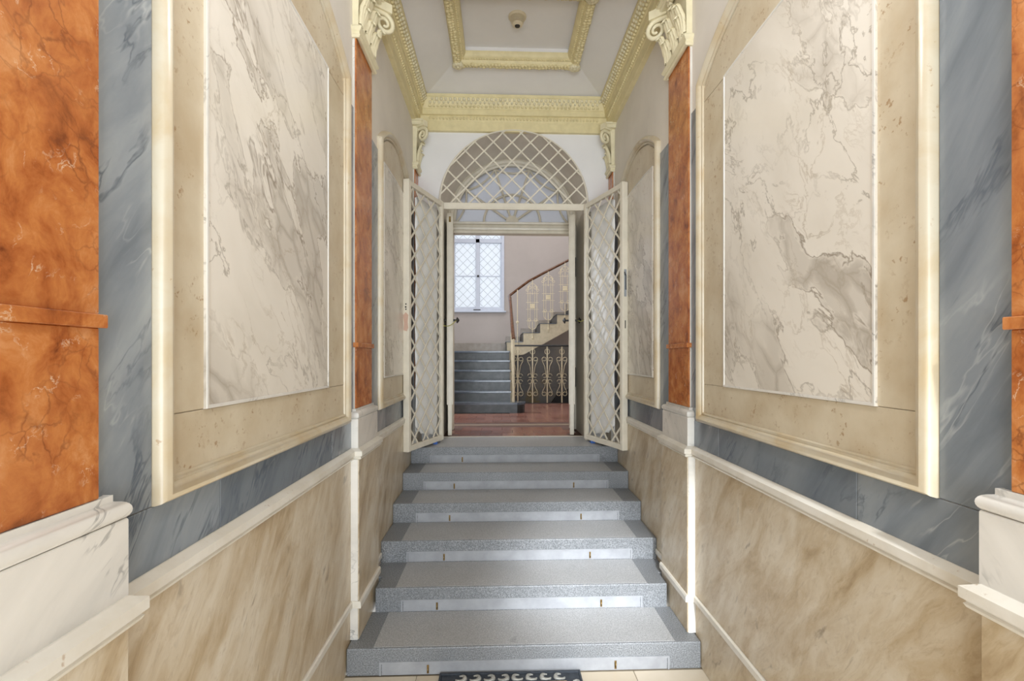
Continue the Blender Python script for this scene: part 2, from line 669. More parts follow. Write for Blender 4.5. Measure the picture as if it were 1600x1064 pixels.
def seg_arc(y0, y1, z, rise, n=20):
    """points of a segmental arch from y0 to y1 over the springing z"""
    h = (y1 - y0) / 2
    R = (h * h + rise * rise) / (2 * rise)
    cy, cz = (y0 + y1) / 2, z + rise - R
    a = math.asin(h / R)
    return [(cy + R * math.sin(-a + 2 * a * i / n), cz + R * math.cos(-a + 2 * a * i / n)) for i in range(n + 1)]


XY = lambda u, v, h: (u, v, h)
SIDE = {-1: 'left', 1: 'right'}
BACK = 5.03
FL2 = 0.90
Y1, TR, RS = 2.70, 0.386, 0.15

# ================================================================== STRUCTURE
# ---- lower floor
fl = struct('floor', MB().box(-1.3, 1.3, -1.7, 2.72, -0.2, -0.004), 'grout', 'pale beige stone tile floor at the foot of the granite stairs', 'floor')
tm = MB().box(-0.298, 0.298, -0.298, 0.298, -0.02, 0.0, 0.002).mesh('stone_tile')
tm.materials.append(MAT['stonetile'])
for i in range(-2, 2):
    for j in range(8):
        y = 2.395 - 0.6 * j
        if y < -1.6:
            continue
        o = bpy.data.objects.new('stone_tile', tm)
        C.objects.link(o)
        o.parent = fl
        o.location = (0.3 + 0.6 * i, y, 0)

# ---- side walls with their marble cladding
BAYS = [dict(y0=1.05, y1=2.865, f0=1.225, f1=2.735, w0=1.425, w1=2.42, rise=0.25, joints=(1.515, 2.50)),
        dict(y0=3.215, y1=4.83, f0=3.43, f1=4.56, w0=3.565, w1=4.40, rise=0.21, joints=(3.66,))]
ZR, ZF, ZG, ZS = 1.225, 1.38, 3.20, 3.29
RAIL = [(0, 1.228), (0.010, 1.228), (0.036, 1.214), (0.036, 1.188), (0.026, 1.184), (0.026, 1.180), (0.030, 1.176), (0.026, 1.168), (0.016, 1.163), (0, 1.163)]
FRAME = [(0.0, 0.0), (0.0, 0.012), (0.004, 0.026), (0.012, 0.036), (0.023, 0.040), (0.034, 0.036), (0.043, 0.026), (0.046, 0.018),
         (0.052, 0.020), (0.058, 0.018), (0.062, 0.010), (0.062, 0.0)]
for s in (-1, 1):
    nm = SIDE[s]
    LR = 'L' if s < 0 else 'R'
    mp = lambda y, z, h, s=s: (s * (1.0 - h), y, z)
    wall = struct('wall_' + nm, MB().box(s * 1.0, s * 1.3, -1.7, 5.9, -0.2, 5.0), 'plaster',
                  'beige plaster %s side wall of the vestibule clad with coloured marble' % nm, 'wall')

    def slab(name, mat, y0, y1, z0, z1, h, g=0.0012, label=None, ch=0.002):
        return MB().box(s * 1.0, s * (1.0 - h), y0 + g, y1 - g, z0 + g, z1 - g, ch).build(name, mat, wall, label=label)

    # plinth and streaked dado slabs
    dm = 'dado' + LR
    ys = [-1.69, 0.62, 1.09, 2.785]
    for a, b in zip(ys[:-1], ys[1:]):
        if a == 0.62:
            continue
        slab('plinth_slab', dm, a, b, 0.0, 0.332, 0.012)
        slab('dado_slab', dm, a, b, 0.372, 1.166, 0.015)
        slab('base_moulding', 'rail', a, b, 0.332, 0.372, 0.026, 0.0, ch=0.006)
        slab('upper_marble_slab', 'blue' + LR, a, b, 1.23, 1.38, 0.006) if b < 1 else None
    slab('plinth_slab', dm, 3.245, 4.79, 0.0, 0.332, 0.012)
    slab('base_moulding', 'rail', 3.245, 4.0, 0.332, 0.372, 0.026, 0.0, ch=0.006)
    slab('dado_slab', dm, 3.245, 4.79, 0.372, 1.166, 0.015)
    # chair rail of every bay
    for a, b in ((-1.69, 0.62), (1.09, 2.80), (3.26, 4.79)):
        MB().sweep([(a, 0), (b, 0)], RAIL, lambda y, p, z, s=s: (s * (1.0 - p), y, z)).build('chair_rail', 'rail', wall, 22)
    for B in BAYS:
        bl = 'blue' + LR
        f0, f1 = B['f0'], B['f1']
        # blue-grey slabs round the arched panel
        e = [B['y0'] - 0.06] + list(B['joints']) + [B['y1'] + 0.06]
        for a, b in zip(e[:-1], e[1:]):
            slab('grey_marble_slab', 'blueD' + LR if a in B['joints'] and (b in B['joints'] or len(e) == 3) else bl, a, b, ZR, ZF, 0.006)
        slab('grey_marble_slab', bl, B['y0'] - 0.06, f0, ZF, ZG, 0.006, 0.0005)
        slab('grey_marble_slab', bl, f1, B['y1'] + 0.06, ZF, ZG, 0.006, 0.0005)
        # cream half-round frame with arched head
        top = seg_arc(f0, f1, ZS, B['rise'], 28)
        path = [(f0, ZF), (f1, ZF)] + top[::-1]
        MB().sweep(path, FRAME, mp, closed=True).build('panel_frame', 'cream', wall, 35)
        # travertine field of four slabs
        i0, i1, zb = f0 + 0.058, f1 - 0.058, ZF + 0.058
        w0, w1, wz0, wz1 = B['w0'], B['w1'], 1.598, 3.165
        slab('travertine_slab', 'beige', i0, i1, zb, wz0, 0.010, 0.0008)
        slab('travertine_slab', 'beige', i0, w0 + 0.02, wz0, wz1, 0.010, 0.0008)
        slab('travertine_slab', 'beige', w1 - 0.02, i1, wz0, wz1, 0.010, 0.0008)
        tp = [(a, z - 0.058) for a, z in seg_arc(i0, i1, ZS, B['rise'] - 0.01, 28)]
        MB().prism([(i1, wz1 + 0.001), (i0, wz1 + 0.001)] + tp, 0.0, 0.010, mp).build('travertine_slab', 'beige', wall)
        # raised veined white panel with bevelled rim
        P = [(0, 0), (0, 0.026), (0.008, 0.032), (0.014, 0.032)]
        tw = seg_arc(w0, w1, wz1, 0.012, 12)
        loop = [(w0, wz0), (w1, wz0)] + tw[::-1]
        pn = MB().prism([(a, b) for a, b in loop], 0.0, 0.017, mp)
        o = pn.build('marble_panel', 'cal' + LR, wall, label='raised white marble panel with grey-brown veins')
        MB().sweep(loop, [(0.0, 0.012), (0.001, 0.0205), (0.009, 0.0205), (0.012, 0.015)], mp, closed=True).build('panel_rim', 'white', o)

# ---- arch wall at the end
AR, AZ = 0.765, 3.32
ap = arc(0, AZ, AR, PI, 0, 40)
mb = MB()
for x0, x1 in ((-1.3, -AR), (AR, 1.3)):
    mb.box(x0, x1, BACK, 5.9, 0.0, AZ)
poly = [(-1.3, AZ)] + [(-1.3, 5.0), (1.3, 5.0), (1.3, AZ)] + ap[::-1]
XZ = lambda u, v, h: (u, h, v)
vs, fs = [], []
for i, (x, z) in enumerate(ap):
    t = i / 40
    tx = -1.3 + 2.6 * t
    vs += [(x, BACK, z), (tx, BACK, 5.0), (x, 5.9, z), (tx, 5.9, 5.0)]
for i in range(40):
    a, b = 4 * i, 4 * (i + 1)
    fs += [(a, b, b + 1, a + 1), (a + 2, a + 3, b + 3, b + 2), (a, a + 2, b + 2, b), (a + 1, b + 1, b + 3, a + 3)]
mb.add(vs, fs)
b0 = len(mb.v)
for sx, x in ((-1.3, -AR), (1.3, AR)):
    mb.add([(sx, BACK, AZ), (x, BACK, AZ), (sx, BACK, 5.0), (sx, 5.9, AZ), (x, 5.9, AZ), (sx, 5.9, 5.0)], [(0, 1, 2), (3, 5, 4)])
wb = struct('wall_back', mb, 'whiteplaster', 'white plaster end wall with a round arched doorway', 'wall')
rv = [(-AR, 0.0)] + arc(0, AZ, AR, PI, 0, 40) + [(AR, 0.0)]
MB().sweep(rv, [(0, BACK + 0.012), (-0.006, BACK + 0.012), (-0.006, 5.9), (0, 5.9)], XZ).build('reveal_lining', 'reveal', wb, 40)
# narrow raised bead round the arch
MB().sweep(arc(0, AZ, AR + 0.012, PI, 0, 40), [(0, BACK - 0.006), (-0.012, BACK - 0.010), (-0.022, BACK - 0.002), (-0.022, BACK + 0.01), (0, BACK + 0.01)], XZ).build('arch_bead', 'reveal', wb, 40)

# ---- street wall behind the camera, with an open doorway
mb = MB()
mb.box(-1.3, -0.95, -1.9, -1.7, 0, 5)
mb.box(0.95, 1.3, -1.9, -1.7, 0, 5)
mb.box(-0.95, 0.95, -1.9, -1.7, 4.35, 5)
struct('wall_front', mb, 'plaster', 'plaster street wall with tall open doorway behind the viewer', 'wall')

# ---- ceiling: sloped coves round a recessed coffer (far bay), flat over the first bay
mb = MB()
o_ = [(-0.93, 3.12), (0.93, 3.12), (0.93, 5.0), (-0.93, 5.0)]
i_ = [(-0.53, 3.62), (0.55, 3.62), (0.55, 4.49), (-0.53, 4.49)]
r_ = [(-0.475, 3.66), (0.49, 3.66), (0.49, 4.445), (-0.475, 4.445)]
vs = [(x, y, 4.385) for x, y in o_] + [(x, y, 4.50) for x, y in i_] + [(x, y, 4.50) for x, y in r_] + [(x, y, 4.57) for x, y in r_]
fs = []
for t in range(3):
    for i in range(4):
        j = (i + 1) % 4
        fs.append((4 * t + i, 4 * t + j, 4 * t + 4 + j, 4 * t + 4 + i))
fs.append((12, 13, 14, 15))
mb.add(vs, fs)
mb.box(-1.3, 1.3, -1.9, 2.86, 4.5, 4.6)
mb.box(-1.0, 1.0, 2.86, 3.12, 4.16, 4.6)
mb.box(-1.3, 1.3, 2.86, 5.9, 4.60, 4.7)
ce = struct('ceiling', mb, 'ceilplaster', 'pale plaster coved ceiling with a recessed rectangular coffer', 'ceiling')

# ---- cornice
COR = [(0, 4.058), (0.036, 4.058), (0.040, 4.062), (0.040, 4.150), (0.046, 4.158), (0.050, 4.205), (0.072, 4.210), (0.072, 4.262),
       (0.080, 4.268), (0.086, 4.300), (0.104, 4.330), (0.116, 4.360), (0.124, 4.366), (0.124, 4.392), (0, 4.392)]


def cornice(name, path, mp, label, orn):
    t = tag(MB().sweep(path, COR, mp).build(name, 'stucco', None, 30), label, 'cornice', None, 'structure')
    b1, b2, b3 = MB(), MB(), MB()
    orn(b1, b2, b3)
    for b, nme in ((b1, 'tongue_row'), (b2, 'bead_row'), (b3, 'leaf_row')):
        q = b.build(nme, 'stuccolight' if nme == 'leaf_row' else 'stucco', t, 60)
        q['kind'] = 'stuff'


def orn_line(p0, p1, mpp):
    """rows of small ornaments along a straight run; mpp(t,p,z) -> xyz"""
    L = abs(p1 - p0)

    def f(b1, b2, b3):
        n = int(L / 0.034)
        for i in range(n):
            t = p0 + (p1 - p0) * (i + 0.5) / n
            c = mpp(t, 0.050, 4.183)
            b1.blob(c, 0.0135, (1, 1, 1.3), 1)
        n = int(L / 0.040)
        for i in range(n):
            t = p0 + (p1 - p0) * (i + 0.5) / n
            b2.blob(mpp(t, 0.088, 4.285), 0.0165, (1, 1, 0.9), 1)
        n = int(L / 0.045)
        for i in range(n):
            t = p0 + (p1 - p0) * (i + 0.5) / n
            for k, (pp, zz, r) in enumerate(((0.100, 4.318, 0.014), (0.112, 4.345, 0.016))):
                tt = t + (0.5 if k else 0) * (p1 - p0) / n
                b3.blob(mpp(tt, pp, zz), r * random.uniform(0.85, 1.15), (1, 1, 1.25), 1)
    return f


cornice('trim_1', [(5.03, -0.0), (3.12, -0.0)][::-1], lambda y, p, z: (-1.0 + p, y, z), 'cream ornamented plaster cornice along the left wall',
        orn_line(3.13, 4.9, lambda t, p, z: (-1.0 + p, t, z)))
cornice('trim_2', [(3.12, 0), (5.03, 0)], lambda y, p, z: (1.0 - p, y, z), 'cream ornamented plaster cornice along the right wall',
        orn_line(3.13, 4.9, lambda t, p, z: (1.0 - p, t, z)))
cornice('trim_3', [(-1.0, 0), (1.0, 0)], lambda x, p, z: (x, BACK - p, z), 'cream ornamented plaster cornice over the arch on the end wall',
        orn_line(-0.87, 0.87, lambda t, p, z: (t, BACK - p, z)))

# ---- ornate plaster frame round the coffer
FO = [(-0.585, 3.575), (0.605, 3.575), (0.605, 4.56), (-0.585, 4.56)]
FP = [(0.0, 4.52), (0.004, 4.488), (0.018, 4.476), (0.024, 4.468), (0.034, 4.446), (0.052, 4.434), (0.07, 4.438), (0.084, 4.452), (0.09, 4.468),
      (0.104, 4.474), (0.118, 4.486), (0.126, 4.50), (0.13, 4.53)]
cf = tag(MB().sweep(FO, FP, XY, closed=True).build('trim_4', 'stucco', None, 30), 'ornate cream plaster moulding framing the ceiling coffer', 'moulding', None, 'structure')
lv, bd, cl = MB(), MB(), MB()
for i in range(4):
    a, b = Vector(FO[i]), Vector(FO[(i + 1) % 4])
    d = (b - a).normalized()
    nn = Vector((-d.y, d.x))
    L = (b - a).length
    n = int((L - 0.12) / 0.03)
    for k in range(n):
        p = a + d * (0.06 + (L - 0.12) * (k + 0.5) / n) + nn * 0.052
        for q, m in ((-0.014, 0.0), (0.012, 0.008)):
            c = p + nn * (q + random.uniform(-.004, .004)) + d * m
            lv.blob((c.x, c.y, 4.437 + abs(q) * 0.15), random.uniform(0.013, 0.020), (1.15, 1.15, 0.95), 1)
    n = int((L - 0.2) / 0.024)
    for k in range(n):
        p = a + d * (0.1 + (L - 0.2) * (k + 0.5) / n) + nn * 0.099
        bd.blob((p.x, p.y, 4.472), 0.009, (1, 1, 1), 1)
    c = a + (d + Vector((-nn.y, nn.x)) * 0) * 0.0 + Vector((0.055 if a.x < 0 else -0.055, 0.055 if a.y < 4 else -0.055))
    for k in range(9):
        an = 2 * PI * k / 9
        cl.blob((c.x + 0.03 * math.cos(an), c.y + 0.03 * math.sin(an), 4.436), 0.028, (1, 1, 0.9), 1)
    cl.blob((c.x, c.y, 4.425), 0.022, (1, 1, 0.8), 1)
lv.build('laurel_garland', 'stucco', cf, 60)['kind'] = 'stuff'
bd.build('bead_row', 'stucco', cf, 60)['kind'] = 'stuff'
cl.build('corner_leaves', 'stuccolight', cf, 60)['kind'] = 'stuff'

# ================================================================== STAIRCASE TO THE DOOR
st = thing('granite_staircase', 'flight of six grey granite steps leading up to the arched doorway', 'stairs', (0, Y1, 0))
for k in range(1, 7):
    y0 = Y1 + (k - 1) * TR
    y1 = y0 + TR + 0.01 if k < 6 else 5.21
    z0, z1 = (k - 1) * RS, k * RS
    if k == 2:
        pts = [(-0.925, y0), (0.925, y0), (0.925, 3.25), (0.984, 3.25), (0.984, y1), (-0.984, y1), (-0.984, 3.25), (-0.925, 3.25)]
    elif k == 6:
        pts = [(-0.984, y0), (0.984, y0), (0.984, 5.02), (0.758, 5.02), (0.758, y1), (-0.758, y1), (-0.758, 5.02), (-0.984, 5.02)]
    else:
        pts = [(-0.984, y0), (0.984, y0), (0.984, y1), (-0.984, y1)]
    sp = MB().prism(pts, max(0, z0 - 0.02), z1, XY)
    so = sp.build('step', 'granite', st)
    bv = so.modifiers.new('bevel', 'BEVEL')
    bv.width = 0.006
    bv.segments = 2
    bv.limit_method = 'ANGLE'
    hw = 0.84 if k != 2 else 0.80
    # pale worn middle of the tread, where the runner lay
    MB().box(-hw, hw, y0 + 0.012, y1 - 0.012 if k < 6 else 5.205, z1 - 0.004, z1 + 0.0012, 0.001).build('worn_tread', 'granite_worn', so)
    # painted recessed riser field with raised rim
    MB().box(-hw + 0.05, hw - 0.05, y0 - 0.0015, y0 + 0.004, z0 + 0.004, z0 + 0.066).build('riser_field', 'riser', so)
    lp = [(-hw + 0.035, z0 + 0.002), (-hw + 0.035, z0 + 0.076), (hw - 0.035, z0 + 0.076), (hw - 0.035, z0 + 0.002)]
    MB().sweep(lp, [(0.0, 0.0), (0.0, -0.004), (-0.010, -0.004), (-0.010, 0.0)], lambda u, v, h, y0=y0: (u, y0 + h, v)).build('riser_rim', 'riser', so)
    for x in ((-0.54, 0.50) if k < 6 else (-0.50,)):
        m = MB()
        m.tube([(x, y0 - 0.001 - 0.012 * math.sin(PI * i / 8), z0 + 0.018 + 0.030 * i / 8) for i in range(9)], 0.0035, 6)
        m.box(x - 0.006, x + 0.006, y0 - 0.003, y0, z0 + 0.010, z0 + 0.056)
        m.build('rod_eyelet', 'brass', so)

# ================================================================== PILASTERS


def leaf(mb, mp, u0, z0, wd, ht, p0, curl):
    """an acanthus-like leaf: ridged tongue rising from (u0,z0) and curling out at its tip"""
    nu, nz = 16, 10
    vs, fs = [], []
    for j in range(nz):
        t = j / (nz - 1)
        bend = curl * t ** 2.2
        z = z0 + ht * (t if t < 0.85 else 0.85 - (t - 0.85) * 0.7)
        half = wd * 0.5 * (0.75 + 0.35 * math.sin(PI * min(1, t * 1.05))) * (1 - 0.55 * max(0, t - 0.75) / 0.25)
        half *= 1 + 0.10 * math.sin(t * 18)
        for i in range(nu + 1):
            q = -1 + 2 * i / nu
            rid = 0.012 * (1 - q * q) + 0.006 * math.cos(q * PI * 4)
            vs.append(mp(u0 + q * half, z, p0 + bend + rid))
    for j in range(nz - 1):
        for i in range(nu):
            a = j * (nu + 1) + i
            fs.append((a, a + 1, a + nu + 2, a + nu + 1))
    mb.add(vs, fs)


def volute(mb, c, du, r, side, wdt=0.016):
    """spiral scroll round centre c in the vertical plane spanned by du and z"""
    pts, rad = [], []
    N = 34
    for i in range(N):
        t = i / (N - 1)
        a = PI * 0.5 - t * 4.2 * PI * 0.75
        rr = r * (1 - 0.80 * t)
        pts.append(Vector(c) + Vector(du) * (rr * math.cos(a)) + Vector((0, 0, rr * math.sin(a))))
        rad.append(wdt * (1 - 0.45 * t))
    st_ = Vector(c) + Vector((0, 0, r)) - Vector(du) * r * 1.0
    st2 = Vector(c) - Vector(du) * r * 1.5 + Vector((0, 0, r * 0.15))
    pts = [st2, st_] + pts
    rad = [wdt * 0.8, wdt] + rad
    mb.tube(pts, rad, 7)


def pilaster(s, y0, y1, zbase, label, half=False, group='marble pilasters'):
    yc = (y0 + y1) / 2
    nm = SIDE[s]
    LR = 'L' if s < 0 else 'R'
    t = thing('pilaster', label, 'pilaster', (s * 1.0, yc, zbase), 0, group)
    mp = lambda y, z, h: (s * (1.0 - h), y, z)
    e = 0.0 if half else 1.0
    p0, p1 = y0 - 0.045, y1 + 0.05 * e
    d0, d1 = y0 - 0.08, y1 + 0.03 * e

    def bx(name, mat, a, b, z0, z1, h0, h1, ch=0.003, par=None):
        return MB().box(s * (1 - h0), s * (1 - h1), a, b, z0, z1, ch).build(name, mat, par or t)
    # dado pedestal: white marble body, streaked face slab, base band
    body = bx('pedestal_base', 'white', d0, d1, zbase, 1.170, 0, 0.054)
    bx('pedestal_face', 'dado' + LR, d0 + 0.006, d1 - 0.001, zbase + 0.001, 1.168, 0.05, 0.058, 0.002, body)
    if zbase < 0.3 and not half:
        MB().sweep([(d0 - 0.006, 0), (d1, 0)], [(0.0, 0.332), (0.072, 0.332), (0.072, 0.362), (0.066, 0.372), (0.0, 0.372)],
                   lambda y, p, z: (s * (1 - p), y, z)).build('base_band', 'rail', t)
    # rail breaking round the pedestal
    hr = 0.040
    path = [(d0 + 0.04, 0.0), (d0 + 0.04, hr), (d1 - 0.0, hr)] + ([(d1, 0.0)] if not half else [])
    path = [(y, h) for y, h in path]
    MB().sweep(path, RAIL, lambda y, p, z: (s * (1 - p), y, z)).build('pedestal_rail', 'rail', t, 22)
    # die with torus cap
    bx('pedestal_die', 'white', p0, p1, 1.215, 1.395, 0, 0.045, 0.004)
    cap = [(0, 1.393)] + [(0.008 + 0.020 * math.cos(q), 1.4135 + 0.0205 * math.sin(q)) for q in [-PI / 2 + PI * i / 10 for i in range(11)]] + [(0.004, 1.436), (0.004, 1.450), (0, 1.450)]
    path = [(p0 + 0.026, 0.0), (p0 + 0.026, 0.022), (p1 - 0.026 * e, 0.022)] + ([(p1 - 0.026, 0.0)] if not half else [])
    MB().sweep(path, cap, lambda y, p, z: (s * (1 - p), y, z)).build('pedestal_cap', 'white', t, 45)
    bx('cap_fill', 'white', p0 + 0.027, p1 - 0.027 * e, 1.393, 1.449, 0, 0.023, 0.0)
    # shaft: white edge body and orange face, ring moulding
    sb = bx('shaft', 'white', y0, y1, 1.449, 3.62, 0, 0.013, 0.0)
    for za, zb in ((1.45, 1.806), (1.834, 3.619)):
        bx('shaft_slab', 'orange', y0 + 0.0015, y1 - 0.0015 * e, za, zb, 0.012, 0.021, 0.002, sb)
    bx('shaft_ring', 'orange', y0 - 0.006, y1 + 0.006 * e, 1.806, 1.834, 0.0, 0.034, 0.002, sb)
    # capital
    ast = [(0, 3.600), (0.012, 3.600), (0.020, 3.612), (0.014, 3.622), (0.014, 3.632), (0.024, 3.640), (0.030, 3.652), (0.024, 3.664), (0.010, 3.668), (0, 3.668)]
    hs = 0.030
    path = [(y0 - 0.0, 0.0), (y0 - 0.0, hs), (y1 + 0.0, hs)] + ([(y1, 0.0)] if not half else [])
    cp = MB().sweep(path, ast, lambda y, p, z: (s * (1 - p), y, z)).build('capital', 'stuccolight', t, 45)
    bell = MB()
    W = y1 - y0
    prof = [(0.034, 3.61), (0.034, 3.70), (0.036, 3.85), (0.042, 3.96), (0.052, 4.03)]
    vs, fs = [], []
    for p, z in prof:
        fl_ = (p - 0.034) * 0.6
        for (yy, hh) in ((y0 - fl_, 0.0), (y0 - fl_, p), (y1 + fl_ * e, p), (y1 + fl_ * e, 0.0)):
            vs.append(mp(yy, z, hh))
    for j in range(len(prof) - 1):
        for i in range(4):
            k = (i + 1) % 4
            fs.append((4 * j + i, 4 * j + k, 4 * j + 4 + k, 4 * j + 4 + i))
    fs += [(0, 1, 2, 3), (16, 17, 18, 19)]
    bell.add(vs, fs).build('capital_bell', 'stuccolight', cp)
    # abacus
    ab = [(0, 4.02), (0.05, 4.02), (0.06, 4.03), (0.06, 4.045), (0.075, 4.052), (0.075, 4.066), (0, 4.066)]
    path = [(y0 - 0.0, 0.0), (y0 - 0.0, hs), (y1 + 0.0, hs)] + ([(y1, 0.0)] if not half else [])
    MB().sweep(path, ab, lambda y, p, z: (s * (1 - p), y, z)).build('abacus', 'stuccolight', cp)
    n = 2 if half else 3
    for i in range(n):
        m = MB()
        leaf(m, mp, y0 + W * (i + 0.5) / n, 3.668, W / n * 1.0, 0.17, 0.032, 0.045)
        m.build('acanthus_leaf', 'stuccolight', cp, 70)
    for i in range(n - 1):
        m = MB()
        leaf(m, mp, y0 + W * (i + 1.0) / n, 3.72, W / n * 1.0, 0.23, 0.034, 0.060)
        m.build('acanthus_leaf', 'stuccolight', cp, 70)
    ends = [(y0 - 0.0, -1)] + ([(y1, 1)] if not half else [])
    for ye, d in ends:
        m = MB()
        du = Vector((-s * 0.80, 0.6 * d, 0)).normalized()
        cpos = Vector(mp(ye + d * 0.014, 3.935, 0.098))
        volute(m, cpos, du, 0.066, s, 0.017)
        m.build('volute', 'stuccolight', cp, 70)
        m = MB()
        leaf(m, mp, ye - d * W * 0.08, 3.69, W * 0.26, 0.20, 0.036, 0.065)
        mc = MB()
        c0 = Vector(mp(ye + d * 0.012, 4.0, 0.09))
        mc.prism([(-0.07, -0.035), (0.05, -0.03), (0.05, 0.03), (-0.07, 0.035)], 4.005, 4.062, lambda u, v, h: (c0.x + du.x * u - du.y * v, c0.y + du.y * u + du.x * v, h))
        mc.build('abacus_corner', 'stuccolight', cp)
        m.build('acanthus_leaf', 'stuccolight', cp, 70)
    m = MB()
    yr = yc if not half else yc
    for k in range(7):
        an = 2 * PI * k / 7
        m.blob(mp(yr + 0.026 * math.cos(an), 4.0 + 0.026 * math.sin(an), 0.07), 0.017, (1, 1, 1), 1)
    m.blob(mp(yr, 4.0, 0.082), 0.015)
    m.build('rosette', 'stuccolight', cp, 70)
    return t


for s in (-1, 1):
    nm = SIDE[s]
    pilaster(s, 0.70, 1.05 if s < 0 else 1.034, 0.0, 'large near orange marble pilaster at the %s edge of the picture' % nm)
    pilaster(s, 2.865, 3.215, 0.15, 'tall orange marble pilaster with cream capital at the foot of the stairs, %s side' % nm)
    pilaster(s, 4.83, 5.02, 0.90, 'narrow orange corner pilaster behind the open %s gate leaf' % nm, True)

# ================================================================== GATE IN THE ARCH
PITCH = 0.19


def flat_bar(mb, a, b, w, t, mp, h):
    """flat bar between 2-D points a and b, width w, from h to h+t"""
    a, b = Vector(a), Vector(b)
    d = (b - a).normalized()
    n = Vector((-d.y, d.x)) * w / 2
    return mb.prism([tuple(a + n), tuple(b + n), tuple(b - n), tuple(a - n)], h, h + t, mp)


def clip_rect(x0, z0, d, W, H):
    """clip the line (x0,z0)+t*(1,d) to the rectangle 0..W, 0..H"""
    ts = sorted([(0 - x0), (W - x0)])
    tz = sorted([(0 - z0) / d, (H - z0) / d])
    a, b = max(ts[0], tz[0]), min(ts[1], tz[1])
    if b - a < 0.02:
        return None
    return (x0 + a, z0 + a * d), (x0 + b, z0 + b * d)


GY = 4.985
lg = thing('lunette_grille', 'ivory diamond lattice grille filling the half-round arch above the gate', 'grille', (0, GY, 3.25))
IR = 0.752
for d in (1, -1):
    for i in range(-12, 13):
        x0, z0 = -0.02 + PITCH * i, 3.95
        # circle clip about (0, AZ)
        dx, dz = x0, z0 - AZ
        b = dx + dz * d
        c = dx * dx + dz * dz - IR * IR
        D = b * b - 2 * c
        if D <= 0.002:
            continue
        t0, t1 = (-b - math.sqrt(D)) / 2, (-b + math.sqrt(D)) / 2
        P = [(x0 + t0, z0 + t0 * d), (x0 + t1, z0 + t1 * d)]
        P.sort(key=lambda q: q[1])
        (xa, za), (xb, zb) = P
        if zb < 3.33:
            continue
        if za < 3.31:
            xa += (3.31 - za) * (xb - xa) / (zb - za)
            za = 3.31
        m = MB()
        flat_bar(m, (xa, za), (xb, zb), 0.0145, 0.006, lambda u, v, h: (u, GY + h, v), 0.0 if d > 0 else 0.006)
        m.build('lattice_bar', 'paint', lg)
MB().sweep(arc(0, AZ, IR + 0.008, PI, 0, 40), [(0, GY - 0.002), (-0.012, GY - 0.002), (-0.012, GY + 0.02), (0, GY + 0.02)], XZ).build('arch_rim', 'paint', lg, 40)
gb = MB().box(-0.755, 0.755, GY - 0.03, GY + 0.03, 3.262, 3.318, 0.004).build('cross_bar', 'paint', lg)
MB().box(-0.72, 0.72, GY - 0.036, GY - 0.028, 3.250, 3.262).build('bar_lip', 'paint', gb)
for s in (-1, 1):
    MB().box(s * 0.733, s * 0.758, GY - 0.025, GY + 0.025, 0.90, 3.262, 0.003).build('gate_post', 'paint', lg)

